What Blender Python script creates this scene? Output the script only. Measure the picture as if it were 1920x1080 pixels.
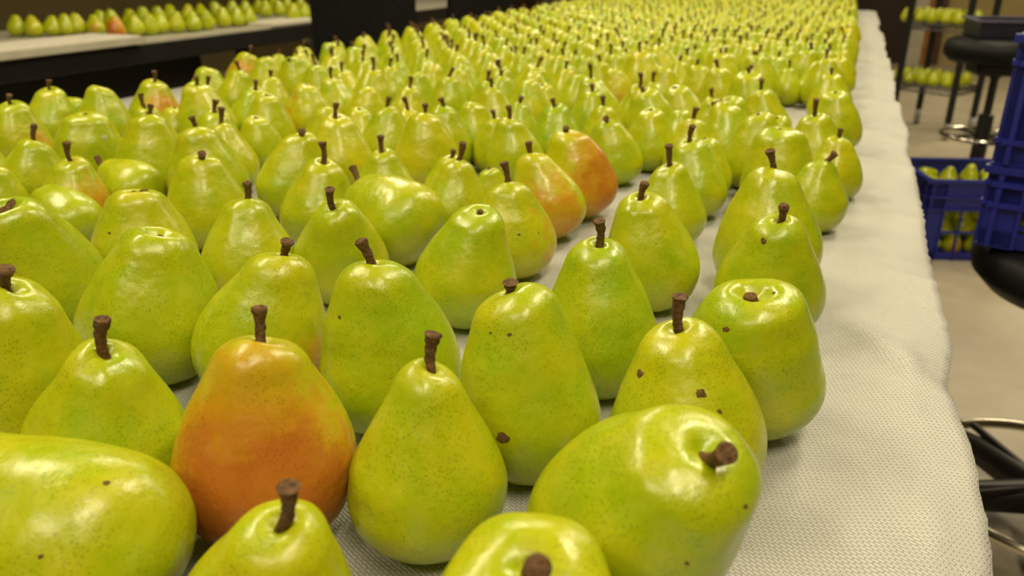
import bpy, math, random
import numpy as np
from mathutils import Vector, Quaternion, Matrix

for _o in list(bpy.data.objects):
    bpy.data.objects.remove(_o)
SC = bpy.context.scene
COL = SC.collection
PI = math.pi
TABLE = 0.75                     # height of the pear table above the floor

# ------------------------------------------------------------------ camera
PITCH, YAW = math.radians(22.457), math.radians(21.672)
cam_data = bpy.data.cameras.new('camera')
cam = bpy.data.objects.new('camera', cam_data)
COL.objects.link(cam)
cam.location = (0, 0, TABLE + 0.28)
cam.rotation_euler = (PI / 2 - PITCH, 0, YAW)
cam_data.sensor_width = 36
cam_data.lens = 28.125
cam_data.clip_start = 0.02
cam_data.dof.use_dof = True
cam_data.dof.focus_distance = 0.50
cam_data.dof.aperture_fstop = 9.0
SC.camera = cam

# ------------------------------------------------------------------ world, exposure
world = bpy.data.worlds.new('world')
SC.world = world
world.use_nodes = True
world.node_tree.nodes['Background'].inputs[0].default_value = (1.0, 0.86, 0.62, 1)
world.node_tree.nodes['Background'].inputs[1].default_value = 0.025
SC.view_settings.view_transform = 'Standard'
SC.view_settings.look = 'None'
SC.view_settings.gamma = 1
SC.view_settings.use_curve_mapping = False
SC.view_settings.exposure = 0.0

# ------------------------------------------------------------------ ceiling lamps (the light of the room)
LAMP_COLOUR = (1.0, 0.85, 0.56)
LAMPS = [  # x, y, length x, length y, watts
    (-1.55, 0.55, 0.30, 1.20, 34), (-1.55, 2.75, 0.30, 1.20, 34), (-1.55, 4.95, 0.30, 1.20, 34),
    (0.55, -0.35, 0.30, 1.20, 30), (0.55, 1.85, 0.30, 1.20, 34), (0.55, 4.05, 0.30, 1.20, 34),
    (-0.5, -1.3, 1.20, 0.30, 22), (1.6, 6.6, 0.30, 1.20, 40),
]
CEIL = 2.75


def lamp(x, y, sx, sy, w):
    root = bpy.data.objects.new('ceiling_light', None)
    COL.objects.link(root)
    root.location = (x, y, CEIL)
    root['label'] = 'ceiling light panel above the pear tables'
    root['category'] = 'ceiling light'
    root['group'] = 'ceiling light panels'
    hv = [(a * sx / 2 * 1.08, b * sy / 2 * 1.08, c) for c in (-.05, 0) for a, b in ((-1, -1), (1, -1), (1, 1), (-1, 1))]
    hm = bpy.data.meshes.new('lamp_housing')
    hm.from_pydata(hv, [], [(3, 2, 1, 0), (4, 5, 6, 7), (0, 1, 5, 4), (1, 2, 6, 5), (2, 3, 7, 6), (3, 0, 4, 7)])
    ho = bpy.data.objects.new('lamp_housing', hm)
    COL.objects.link(ho)
    ho.parent = root
    hmat = bpy.data.materials.get('lamp_housing_paint') or bpy.data.materials.new('lamp_housing_paint')
    hm.materials.append(hmat)
    ld = bpy.data.lights.new('lamp_panel', 'AREA')
    ld.shape = 'RECTANGLE'
    ld.size, ld.size_y = sx, sy
    ld.energy = w
    ld.color = LAMP_COLOUR
    lo = bpy.data.objects.new('lamp_panel', ld)
    COL.objects.link(lo)
    lo.parent = root
    lo.location = (0, 0, -0.06)


for _l in LAMPS:
    lamp(*_l)


# ------------------------------------------------------------------ node helpers
def new_mat(name):
    m = bpy.data.materials.new(name)
    m.use_nodes = True
    nt = m.node_tree
    return m, nt, nt.nodes['Principled BSDF']


def nd(nt, typ, **kw):
    n = nt.nodes.new(typ)
    for k, v in kw.items():
        setattr(n, k, v)
    return n


def mth(nt, op, a, b=None, c=None, clamp=False):
    n = nt.nodes.new('ShaderNodeMath')
    n.operation = op
    n.use_clamp = clamp
    for i, v in enumerate((a, b, c)):
        if v is None:
            continue
        if isinstance(v, (int, float)):
            n.inputs[i].default_value = v
        else:
            nt.links.new(v, n.inputs[i])
    return n.outputs[0]


def mix(nt, fac, a, b):
    n = nt.nodes.new('ShaderNodeMix')
    n.data_type = 'RGBA'
    for s, v in ((0, fac), (6, a), (7, b)):
        if isinstance(v, (int, float)):
            n.inputs[s].default_value = v
        elif isinstance(v, tuple):
            n.inputs[s].default_value = (*v, 1) if len(v) == 3 else v
        else:
            nt.links.new(v, n.inputs[s])
    return n.outputs[2]


def rng_map(nt, v, a, b, c=0.0, d=1.0, smooth=True):
    n = nt.nodes.new('ShaderNodeMapRange')
    n.interpolation_type = 'SMOOTHSTEP' if smooth else 'LINEAR'
    nt.links.new(v, n.inputs[0])
    for i, x in enumerate((a, b, c, d)):
        n.inputs[i + 1].default_value = x
    return n.outputs[0]


def noise(nt, vec, scale, detail=3, rough=.5, w=None):
    n = nt.nodes.new('ShaderNodeTexNoise')
    if w is not None:
        n.noise_dimensions = '4D'
        nt.links.new(w, n.inputs['W'])
    nt.links.new(vec, n.inputs['Vector'])
    n.inputs['Scale'].default_value = scale
    n.inputs['Detail'].default_value = detail
    n.inputs['Roughness'].default_value = rough
    return n.outputs[0]


def bump(nt, h, strength, dist, prev=None):
    n = nt.nodes.new('ShaderNodeBump')
    n.inputs['Strength'].default_value = strength
    n.inputs['Distance'].default_value = dist
    nt.links.new(h, n.inputs['Height'])
    if prev is not None:
        nt.links.new(prev, n.inputs['Normal'])
    return n.outputs[0]


def plain(name, col, rough=.5, metal=0.0, spec=.5, var=0.15, scale=30, bstr=0.0, bscale=200):
    m, nt, b = new_mat(name)
    tc = nd(nt, 'ShaderNodeTexCoord')
    nz = noise(nt, tc.outputs['Object'], scale, 4)
    f = rng_map(nt, nz, .3, .7, 1 - var, 1 + var, False)
    mm = nt.nodes.new('ShaderNodeVectorMath')
    mm.operation = 'SCALE'
    mm.inputs[0].default_value = col
    nt.links.new(f, mm.inputs['Scale'])
    nt.links.new(mm.outputs[0], b.inputs['Base Color'])
    b.inputs['Roughness'].default_value = rough
    b.inputs['Metallic'].default_value = metal
    b.inputs['Specular IOR Level'].default_value = spec
    if bstr:
        nt.links.new(bump(nt, noise(nt, tc.outputs['Object'], bscale, 3), bstr, .002), b.inputs['Normal'])
    return m


GREEN = (0.285, 0.425, 0.004)
YELLOW = (0.520, 0.500, 0.005)


def skin_mat(name, far=False):
    m, nt, b = new_mat(name)
    tc = nd(nt, 'ShaderNodeTexCoord')
    P = tc.outputs['Object']
    oi = nd(nt, 'ShaderNodeObjectInfo')
    sep = nd(nt, 'ShaderNodeSeparateColor')
    if far:
        at = nd(nt, 'ShaderNodeAttribute', attribute_name='tint')
        nt.links.new(at.outputs['Color'], sep.inputs[0])
    else:
        nt.links.new(oi.outputs['Color'], sep.inputs[0])
    S, G, Y = sep.outputs[0], sep.outputs[1], sep.outputs[2]
    W = mth(nt, 'MULTIPLY', oi.outputs['Random'], 60.0)
    low = noise(nt, P, 30, 5, .62, W)
    fac = mth(nt, 'ADD', mth(nt, 'MULTIPLY_ADD', low, 2.1, -1.05), mth(nt, 'ADD', Y, .07), clamp=True)
    base = mix(nt, fac, GREEN, YELLOW)
    if not far:
        # blush on the side that faced the sun
        xyz = nd(nt, 'ShaderNodeSeparateXYZ')
        nt.links.new(P, xyz.inputs[0])
        ang = mth(nt, 'MULTIPLY', G, 2 * PI)
        d = mth(nt, 'ADD', mth(nt, 'MULTIPLY', xyz.outputs[0], mth(nt, 'COSINE', ang)),
                mth(nt, 'MULTIPLY', xyz.outputs[1], mth(nt, 'SINE', ang)))
        d = mth(nt, 'MULTIPLY', d, 1 / .040)
        nb = mth(nt, 'MULTIPLY_ADD', noise(nt, P, 42, 6, .65, W), 2.4, -1.2)
        mk = mth(nt, 'ADD', mth(nt, 'ADD', d, nb), mth(nt, 'MULTIPLY_ADD', S, 2.6, -2.0))
        mk = rng_map(nt, mk, -0.35, 1.0)
        mk = mth(nt, 'MULTIPLY', mk, rng_map(nt, xyz.outputs[2], .100, .066, .35, 1.0))
        mk = mth(nt, 'MULTIPLY', mk, rng_map(nt, S, 0.02, .9, .0, 1.0, False))
        ramp = nd(nt, 'ShaderNodeValToRGB')
        e = ramp.color_ramp.elements
        e[0].position, e[0].color = 0.0, (0.50, 0.42, 0.012, 1)
        e[1].position, e[1].color = 1.0, (0.44, 0.100, 0.018, 1)
        x = e.new(.50)
        x.color = (0.54, 0.285, 0.010, 1)
        nt.links.new(mk, ramp.inputs[0])
        base = mix(nt, rng_map(nt, mk, 0.0, .30), base, ramp.outputs[0])
        # lenticels: fine darker freckles
        vo = nd(nt, 'ShaderNodeTexVoronoi')
        nt.links.new(P, vo.inputs['Vector'])
        vo.inputs['Scale'].default_value = 600
        vs = nd(nt, 'ShaderNodeSeparateColor')
        nt.links.new(vo.outputs['Color'], vs.inputs[0])
        dot = rng_map(nt, vo.outputs['Distance'], .50, .20)
        dot = mth(nt, 'MULTIPLY', dot, rng_map(nt, vs.outputs[0], .12, .60))
        dens = rng_map(nt, noise(nt, P, 55, 2, .5, W), .30, .58)
        dot = mth(nt, 'MULTIPLY', dot, dens)
        dk = nt.nodes.new('ShaderNodeVectorMath')
        dk.operation = 'MULTIPLY'
        nt.links.new(base, dk.inputs[0])
        dk.inputs[1].default_value = (.34, .40, .5)
        base = mix(nt, mth(nt, 'MULTIPLY', dot, .46), base, dk.outputs[0])
        # a few russet scuffs
        v2 = nd(nt, 'ShaderNodeTexVoronoi')
        v2.voronoi_dimensions = '4D'
        nt.links.new(P, v2.inputs['Vector'])
        nt.links.new(W, v2.inputs['W'])
        v2.inputs['Scale'].default_value = 42
        s2 = nd(nt, 'ShaderNodeSeparateColor')
        nt.links.new(v2.outputs['Color'], s2.inputs[0])
        wob = mth(nt, 'ADD', v2.outputs['Distance'], mth(nt, 'MULTIPLY_ADD', noise(nt, P, 400, 3), .16, -.08))
        sp = mth(nt, 'MULTIPLY', rng_map(nt, wob, .11, .06), rng_map(nt, s2.outputs[1], .90, .93))
        base = mix(nt, mth(nt, 'MULTIPLY', sp, .7), base, (0.11, 0.06, 0.012))
        # pale crown
        fine = noise(nt, P, 900, 2)
        bb = bump(nt, fine, .16, .0006)
        bb = bump(nt, noise(nt, P, 190, 3, .55, W), .30, .0010, bb)
        bb = bump(nt, noise(nt, P, 52, 2, .5, W), .34, .0055, bb)
        rv = rng_map(nt, noise(nt, P, 120, 3, .6, W), .3, .7, .22, .38)
        nt.links.new(rv, b.inputs['Roughness'])
        nt.links.new(bb, b.inputs['Normal'])
    nt.links.new(base, b.inputs['Base Color'])
    b.inputs['Roughness'].default_value = .33
    b.inputs['Specular IOR Level'].default_value = .52
    b.inputs['Coat Weight'].default_value = .14
    b.inputs['Coat Roughness'].default_value = .18
    return m


SKIN = skin_mat('pear_skin')
SKIN_FAR = skin_mat('pear_skin_far', True)
STEM = plain('pear_stem', (.125, .066, .026), .75, 0, .3, .45, 380, .7, 500)
RUSSET = plain('pear_scar', (.13, .075, .022), .85, 0, .2, .4, 400)


# ------------------------------------------------------------------ object helpers
def props(o, label=None, cat=None, group=None, kind=None):
    for k, v in (('label', label), ('category', cat), ('group', group), ('kind', kind)):
        if v:
            o[k] = v
    return o


def empty(name, loc, quat=None):
    o = bpy.data.objects.new(name, None)
    o.empty_display_size = .02
    COL.objects.link(o)
    o.location = loc
    if quat is not None:
        o.rotation_mode = 'QUATERNION'
        o.rotation_quaternion = quat
    return o


def link(name, mesh, parent=None, loc=None):
    o = bpy.data.objects.new(name, mesh)
    COL.objects.link(o)
    if parent is not None:
        o.parent = parent
    if loc is not None:
        o.location = loc
    return o


class MB:
    """collects shapes into one mesh"""

    def __init__(self):
        self.v, self.f = [], []

    def raw(self, vs, fs):
        n = len(self.v)
        self.v += [tuple(p) for p in vs]
        self.f += [tuple(i + n for i in q) for q in fs]
        return self

    def box(self, c, s, rz=0.0, bev=0.0, top=1.0):
        """rounded box with centre c, size s, corners cut by bev, top scaled by top"""
        hx, hy, hz = s[0] / 2, s[1] / 2, s[2] / 2
        b = min(bev, hx * .9, hy * .9)
        loop = []
        if b > 0:
            k = 4
            for sx, sy, a0 in ((1, 1, 0), (-1, 1, PI / 2), (-1, -1, PI), (1, -1, 1.5 * PI)):
                for i in range(k + 1):
                    a = a0 + i / k * PI / 2
                    loop.append((sx * (hx - b) + b * math.cos(a), sy * (hy - b) + b * math.sin(a)))
        else:
            loop = [(hx, hy), (-hx, hy), (-hx, -hy), (hx, -hy)]
        e = min(bev * .5, hz * .6)
        lev = [(-hz, 1 - e / max(hx, hy), 1), (-hz + e, 1, 1), (hz - e, top, 1), (hz, top * (1 - e / max(hx, hy)), 1)] if e > 0 else [(-hz, 1, 1), (hz, top, 1)]
        vs, fs, n = [], [], len(loop)
        cr, sr = math.cos(rz), math.sin(rz)
        for z, k, _ in lev:
            for x, y in loop:
                x2, y2 = x * k, y * k
                vs.append((c[0] + x2 * cr - y2 * sr, c[1] + x2 * sr + y2 * cr, c[2] + z))
        for l in range(len(lev) - 1):
            for i in range(n):
                j = (i + 1) % n
                fs.append((l * n + i, l * n + j, (l + 1) * n + j, (l + 1) * n + i))
        fs.append(tuple(range(n - 1, -1, -1)))
        fs.append(tuple((len(lev) - 1) * n + i for i in range(n)))
        return self.raw(vs, fs)

    def tube(self, pts, rad, seg=10, closed=False):
        pts = [Vector(p) for p in pts]
        n = len(pts)
        if not hasattr(rad, '__len__'):
            rad = [rad] * n
        vs, fs = [], []
        up = Vector((0, 0, 1))
        prev = None
        for i, p in enumerate(pts):
            if closed:
                t = pts[(i + 1) % n] - pts[i - 1]
            else:
                t = pts[min(i + 1, n - 1)] - pts[max(i - 1, 0)]
            t.normalize()
            if prev is None:
                a = t.cross(up)
                if a.length < .05:
                    a = t.cross(Vector((1, 0, 0)))
            else:
                a = prev - t * prev.dot(t)
            a.normalize()
            prev = a
            bb = t.cross(a)
            for k in range(seg):
                g = 2 * PI * k / seg
                vs.append(p + (a * math.cos(g) + bb * math.sin(g)) * rad[i])
        for i in range(n if closed else n - 1):
            i2 = (i + 1) % n
            for k in range(seg):
                k2 = (k + 1) % seg
                fs.append((i * seg + k, i * seg + k2, i2 * seg + k2, i2 * seg + k))
        if not closed:
            fs.append(tuple(range(seg - 1, -1, -1)))
            fs.append(tuple((n - 1) * seg + k for k in range(seg)))
        return self.raw(vs, fs)

    def lathe(self, prof, c=(0, 0, 0), seg=40):
        vs, fs = [], []
        for r, z in prof:
            for k in range(seg):
                g = 2 * PI * k / seg
                vs.append((c[0] + r * math.cos(g), c[1] + r * math.sin(g), c[2] + z))
        for i in range(len(prof) - 1):
            for k in range(seg):
                k2 = (k + 1) % seg
                fs.append((i * seg + k, i * seg + k2, (i + 1) * seg + k2, (i + 1) * seg + k))
        fs.append(tuple(range(seg - 1, -1, -1)))
        fs.append(tuple((len(prof) - 1) * seg + k for k in range(seg)))
        return self.raw(vs, fs)

    def mesh(self, name, mat, smooth=False):
        me = bpy.data.meshes.new(name)
        me.from_pydata(self.v, [], self.f)
        me.materials.append(mat)
        me.polygons.foreach_set('use_smooth', [smooth] * len(me.polygons))
        me.validate()
        me.update()
        if smooth:
            try:
                me.set_sharp_from_angle(angle=math.radians(50))
            except Exception:
                pass
        return me

    def build(self, name, mat, parent=None, smooth=False, loc=None):
        return link(name, self.mesh(name, mat, smooth), parent, loc)


# ------------------------------------------------------------------ the room
def structure(name, mb, mat):
    return props(mb.build(name, mat), kind='structure')


M_FLOOR = None


def floor_mat():
    m, nt, b = new_mat('concrete_floor')
    tc = nd(nt, 'ShaderNodeTexCoord')
    P = tc.outputs['Object']
    n1 = noise(nt, P, 1.6, 5, .6)
    n2 = noise(nt, P, 14, 4, .6)
    f = mth(nt, 'ADD', mth(nt, 'MULTIPLY', n1, .7), mth(nt, 'MULTIPLY', n2, .3))
    col = mix(nt, rng_map(nt, f, .35, .65), (.46, .41, .31), (.60, .54, .42))
    nt.links.new(col, b.inputs['Base Color'])
    b.inputs['Roughness'].default_value = .42
    b.inputs['Specular IOR Level'].default_value = .45
    nt.links.new(bump(nt, n2, .05, .004), b.inputs['Normal'])
    return m


M_FLOOR = floor_mat()
M_WALL = plain('dimmed_olive_wall', (.16, .125, .055), .8, 0, .2, .08, 3)  # darker olive tone: the dimness of these poorly lit walls is in the colour
M_WALL_FAR = plain('tan_wall_paint', (.42, .33, .15), .8, 0, .2, .08, 3)
M_CEIL = plain('ceiling_tile', (.34, .31, .25), .9, 0, .2, .06, 5)
XL, XR, YB, YF = -5.6, 4.6, -3.2, 9.6
structure('floor', MB().box(((XL + XR) / 2, (YB + YF) / 2, -.05), (XR - XL, YF - YB, .1)), M_FLOOR)
structure('ceiling', MB().box(((XL + XR) / 2, (YB + YF) / 2, CEIL + .05), (XR - XL, YF - YB, .1)), M_CEIL)
structure('wall_left', MB().box((XL - .05, (YB + YF) / 2, CEIL / 2), (.1, YF - YB, CEIL)), M_WALL)
structure('wall_right', MB().box((XR + .05, (YB + YF) / 2, CEIL / 2), (.1, YF - YB, CEIL)), M_WALL)
structure('wall_back', MB().box(((XL + XR) / 2, YF + .05, CEIL / 2), (XR - XL + .2, .1, CEIL)), M_WALL_FAR)
structure('wall_front', MB().box(((XL + XR) / 2, YB - .05, CEIL / 2), (XR - XL + .2, .1, CEIL)), M_WALL)

# dark door and its timber frame on the far wall
M_DOOR = plain('dark_brown_door', (.030, .016, .008), .5, 0, .3, .2, 5)
M_TIMBER = plain('orange_timber', (.30, .12, .022), .5, 0, .4, .3, 8)
M_TIMBER_DARK = plain('dark_timber', (.075, .030, .010), .5, 0, .4, .3, 8)
M_PALE = plain('pale_grey_paint', (.50, .46, .36), .6, 0, .3, .1, 6)
M_GREY = plain('mid_grey_paint', (.16, .15, .14), .6, 0, .3, .15, 6)
structure('door_1', MB().box((.13, YF - .03, 1.05), (.94, .06, 2.1)), M_DOOR)
structure('trim_1', MB().box((.685, YF - .05, 1.1), (.15, .10, 2.2)), M_PALE)
structure('trim_2', MB().box((.80, YF - .05, 1.1), (.075, .10, 2.2)), M_TIMBER)
structure('trim_3', MB().box((.885, YF - .05, 1.1), (.09, .08, 2.2)), M_TIMBER_DARK)
structure('trim_4', MB().box((-3.92, YF - .05, 1.1), (.20, .10, 2.2)), M_PALE)
structure('door_2', MB().box((-3.60, YF - .03, 1.05), (.42, .06, 2.1)), M_TIMBER_DARK)
structure('trim_5', MB().box((-3.1, YF - .05, 1.1), (.55, .08, 2.2)), M_GREY)

# ------------------------------------------------------------------ pear table
M_DARKWOOD = plain('table_laminate', (.035, .03, .026), .5, 0, .4, .2, 8)
M_METAL_DARK = plain('black_metal', (.012, .012, .013), .45, 0, .5, .2, 20)
M_CHROME = plain('chrome', (.72, .68, .58), .16, 1.0, .5, .05, 20)

CLOTH_EDGE = [(-.45, .112), (.0, .110), (.37, .107), (.43, .110), (.46, .109), (.50, .110), (.52, .108), (.548, .106), (.574, .1035),
              (.605, .107), (.630, .112), (.656, .1155), (.690, .115), (.728, .113), (.787, .112), (.85, .115), (.96, .115), (1.06, .118),
              (1.18, .123), (1.28, .119), (1.39, .119), (1.53, .128), (1.72, .129), (1.96, .124), (2.2, .131), (2.45, .137), (2.7, .134),
              (3.04, .134), (3.35, .142), (3.70, .146), (3.74, .133), (4.16, .133), (4.2, .146), (5.22, .150)]
CY0, CY1, CX0 = -.45, 5.22, -1.42


def cloth_mat():
    m, nt, b = new_mat('white_quilted_paper')
    tc = nd(nt, 'ShaderNodeTexCoord')
    P = tc.outputs['Object']
    mp = nd(nt, 'ShaderNodeMapping')
    mp.inputs['Rotation'].default_value = (0, 0, math.radians(27))
    nt.links.new(P, mp.inputs['Vector'])
    wob = nd(nt, 'ShaderNodeVectorMath')
    wob.operation = 'MULTIPLY_ADD'
    nn = nd(nt, 'ShaderNodeTexNoise')
    nt.links.new(P, nn.inputs['Vector'])
    nn.inputs['Scale'].default_value = 40
    nt.links.new(nn.outputs['Color'], wob.inputs[0])
    wob.inputs[1].default_value = (.0035, .0035, 0)
    nt.links.new(mp.outputs[0], wob.inputs[2])
    br = nd(nt, 'ShaderNodeTexBrick')
    nt.links.new(wob.outputs[0], br.inputs['Vector'])
    br.inputs['Scale'].default_value = 100.0
    br.inputs['Brick Width'].default_value = .44
    br.inputs['Row Height'].default_value = .21
    br.inputs['Mortar Size'].default_value = .05
    br.inputs['Mortar Smooth'].default_value = 1.0
    br.inputs['Color1'].default_value = (1, 1, 1, 1)
    br.inputs['Color2'].default_value = (.8, .8, .8, 1)
    br.inputs['Mortar'].default_value = (0, 0, 0, 1)
    n1 = noise(nt, P, 900, 2)
    n2 = noise(nt, P, 22, 3)
    h = mth(nt, 'ADD', br.outputs['Color'], mth(nt, 'MULTIPLY', n1, .35))
    bb = bump(nt, h, .8, .0010)
    bb = bump(nt, n2, .30, .006, bb)
    nt.links.new(bb, b.inputs['Normal'])
    vo = nd(nt, 'ShaderNodeTexVoronoi')
    nt.links.new(P, vo.inputs['Vector'])
    vo.inputs['Scale'].default_value = 26
    vs = nd(nt, 'ShaderNodeSeparateColor')
    nt.links.new(vo.outputs['Color'], vs.inputs[0])
    sp = mth(nt, 'MULTIPLY', rng_map(nt, vo.outputs['Distance'], .03, .02), rng_map(nt, vs.outputs[0], .72, .76))
    col = mix(nt, n2, (.490, .490, .465), (.565, .570, .545))
    col = mix(nt, mth(nt, 'MULTIPLY', sp, .7), col, (.12, .10, .07))
    nt.links.new(col, b.inputs['Base Color'])
    b.inputs['Roughness'].default_value = .45
    b.inputs['Specular IOR Level'].default_value = .42
    b.inputs['Sheen Weight'].default_value = .1
    return m


def cloth():
    ys = np.concatenate([np.arange(CY0, 1.6, .0085), np.arange(1.6, 3.0, .02), np.arange(3.0, CY1 + .001, .03)])
    ex = np.interp(ys, [e[0] for e in CLOTH_EDGE], [e[1] for e in CLOTH_EDGE])
    us = np.concatenate([np.linspace(0, .86, 10)[:-1], np.linspace(.86, 1, 34)])
    nx, ny = len(us), len(ys)
    rg = random.Random(5)
    ex = ex + np.array([rg.gauss(0, .0006) for _ in ys])
    X = CX0 + us[None, :] * (ex[:, None] - CX0)
    Y = np.repeat(ys[:, None], nx, 1)
    # gentle creases in the bare margin, none under the fruit
    d = (X - .017) * .842 + (Y - .690) * .54     # not used for height sign, only along-crease taper
    q = (X - .017) * .838 + (Y - .690) * .546
    s = (X - .017) * .546 - (Y - .690) * .838
    mask = np.clip((X - .018) / .030, 0, 1)
    mask = mask * mask * (3 - 2 * mask)
    Z = .0055 * np.exp(-(q / .012) ** 2) * np.clip((.17 - np.abs(s - .05)) / .1, 0, 1)
    for (cy, w, a, tilt) in ((.55, .02, .0022, .5), (.80, .016, .003, .35), (1.0, .03, .004, .5), (1.28, .03, .0045, .4), (1.5, .04, .005, .6),
                             (1.85, .05, .005, .4), (2.2, .06, .006, .5), (2.7, .07, .006, .4), (3.2, .08, .007, .5), (3.9, .1, .007, .4), (4.5, .1, .006, .5)):
        Z += a * np.exp(-((Y - cy + tilt * (X - .06)) / w) ** 2)
    Z += .0014 * (1 + np.sin(Y * 31 + X * 22)) * .5 + .001 * (1 + np.sin(Y * 57 - X * 40)) * .5
    edge = np.clip((us - .97) / .03, 0, 1)[None, :]
    Z = Z * mask - .006 * edge ** 2 * (X - .085 > 0) * (1 + .6 * np.sin(Y * 23))
    top = np.stack([X, Y, Z], -1).reshape(-1, 3)
    bot = top.copy()
    bot[:, 2] -= .0012
    vs = np.vstack([top, bot])
    N = nx * ny
    i, j = np.meshgrid(np.arange(ny - 1), np.arange(nx - 1), indexing='ij')
    a = (i * nx + j).ravel()
    f1 = np.stack([a, a + 1, a + nx + 1, a + nx], 1)
    f2 = f1[:, ::-1] + N
    rim = []
    bd = [k for k in range(nx)] + [k * nx + nx - 1 for k in range(1, ny)] + [(ny - 1) * nx + k for k in range(nx - 2, -1, -1)] + [k * nx for k in range(ny - 2, 0, -1)]
    for p, r in zip(bd, bd[1:] + bd[:1]):
        rim.append((p, p + N, r + N, r))
    me = bpy.data.meshes.new('tablecloth')
    me.from_pydata(vs.tolist(), [], f1.tolist() + f2.tolist() + rim)
    me.materials.append(cloth_mat())
    me.polygons.foreach_set('use_smooth', [True] * len(me.polygons))
    me.update()
    o = link('tablecloth', me)
    o.location = (0, 0, TABLE)
    props(o, 'long white quilted paper tablecloth under the crowd of pears', 'tablecloth')


cloth()
tb = empty('folding_table', (-.67, 2.4, 0))
props(tb, 'long dark table hidden beneath the white tablecloth and the pears', 'table')
MB().box((0, 0, TABLE - .032), (1.48, 5.58, .04), 0, .01).build('tabletop', M_DARKWOOD, tb)
for sx in (-.68, .66):
    for sy in (-2.6, -.9, .9, 2.6):
        MB().tube([(sx, sy, 0), (sx, sy, TABLE - .053)], .017, 10).build('leg', M_METAL_DARK, tb, True)

# ------------------------------------------------------------------ pears
BT = .335
_T = [.025, 0, 0, .02, .07, .14, .24, .335, .445, .565, .68, .77, .85, .92, .965, .99, 1.0, .985, .955]


def profile(n, cnt, cav=False):
    rad = [0, .12, .26, .48, .70, .87, .975, 1.0, .97, .835 + .09 * n, .67 + .19 * n, .53 + .24 * n, .42 + .27 * n, .34 + .27 * n,
           .26 + .22 * n, .18 + .16 * n, .12 + .11 * n, .06 + .05 * n, 0]
    p = np.array([_T, rad]).T
    if cav:                                   # a wide open hollow where the stalk came off
        p[-3:] = [(.985, .20 + .08 * n), (.955, .13 + .05 * n), (.905, 0)]
    ext = np.vstack([2 * p[0] - p[1], p, 2 * p[-1] - p[-2]])
    out = []
    sub = 4
    for i in range(1, len(ext) - 2):
        p0, p1, p2, p3 = ext[i - 1:i + 3]
        for s in range(sub):
            u = s / sub
            out.append(.5 * ((2 * p1) + (-p0 + p2) * u + (2 * p0 - 5 * p1 + 4 * p2 - p3) * u * u + (-p0 + 3 * p1 - 3 * p2 + p3) * u ** 3))
    out.append(p[-1])
    out = np.array(out)
    out[:, 1] = np.clip(out[:, 1], 0, None)
    ln = np.concatenate([[0], np.cumsum(np.hypot(np.diff(out[:, 0]) * 2.4, np.diff(out[:, 1])))])
    q = np.linspace(0, ln[-1], cnt)
    return np.interp(q, ln, out[:, 0]), np.interp(q, ln, out[:, 1])


def bend_of(rg):
    return (rg.uniform(-.10, .10), rg.uniform(-.10, .10))


def pear_geo(R, k, n, seed, rings, seg, cav=False):
    rg = random.Random(seed)
    t, r = profile(n, rings, cav)
    H = k * R / (1 - BT)
    bx, by = bend_of(rg)
    ph = [rg.uniform(0, 2 * PI) for _ in range(8)]
    e2, e3, e5 = rg.uniform(.0, .025), rg.uniform(.005, .02), rg.uniform(.008, .022)
    g = np.linspace(0, 2 * PI, seg, endpoint=False)
    lumps = [(rg.uniform(0, 2 * PI), rg.uniform(.2, .95), rg.uniform(.5, .95), rg.uniform(.07, .17), rg.uniform(-.034, .030)) for _ in range(11)]
    vs = [(0, 0, t[0] * H)]
    for i in range(1, rings - 1):
        w = math.sin(PI * min(1, max(0, t[i])))
        up = max(0, t[i] - BT)
        lump = 1 + e2 * np.cos(2 * g + ph[0]) + e3 * np.cos(3 * g + ph[1] + 3 * t[i]) + (e5 * (.4 + 2.2 * up)) * np.cos(5 * g + ph[2] + 2 * t[i]) \
            + .012 * np.sin(9 * t[i] + ph[3] + np.cos(g + ph[4]) * 2)
        for (lg, lt_, wg, wt, am) in lumps:
            dg = np.abs((g - lg + PI) % (2 * PI) - PI)
            lump = lump + am * np.exp(-(dg / wg) ** 2 - ((t[i] - lt_) / wt) ** 2)
        if t[i] < .12:
            lump = 1 + (lump - 1) * .5
        rr = r[i] * R * lump
        ox, oy = bx * R * (up / .635) ** 2, by * R * (up / .635) ** 2
        tz = t[i] * H + R * .02 * np.cos(g + ph[5]) * (up / .6) ** 2 * 2
        vs += list(zip((rr * np.cos(g) + ox).tolist(), (rr * np.sin(g) + oy).tolist(), tz.tolist()))
    vs.append((bx * R * .86, by * R * .86, (.905 if cav else .955) * H))
    fs = []
    for k2 in range(seg):
        fs.append((0, 1 + (k2 + 1) % seg, 1 + k2))
    for i in range(rings - 3):
        for k2 in range(seg):
            a, b = 1 + i * seg + k2, 1 + i * seg + (k2 + 1) % seg
            fs.append((a, b, b + seg, a + seg))
    last = len(vs) - 1
    o = 1 + (rings - 3) * seg
    for k2 in range(seg):
        fs.append((o + k2, o + (k2 + 1) % seg, last))
    return vs, fs, H, (bx * R * .86, by * R * .86, (.90 if cav else .945) * H)


def pear_mesh(R, k, n, seed, rings=52, seg=56, mat=None, cav=False):
    vs, fs, H, root = pear_geo(R, k, n, seed, rings, seg, cav)
    me = bpy.data.meshes.new('pear_flesh')
    me.from_pydata(vs, [], fs)
    me.materials.append(mat or SKIN)
    me.polygons.foreach_set('use_smooth', [True] * len(me.polygons))
    me.update()
    return me, H, root


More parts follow.
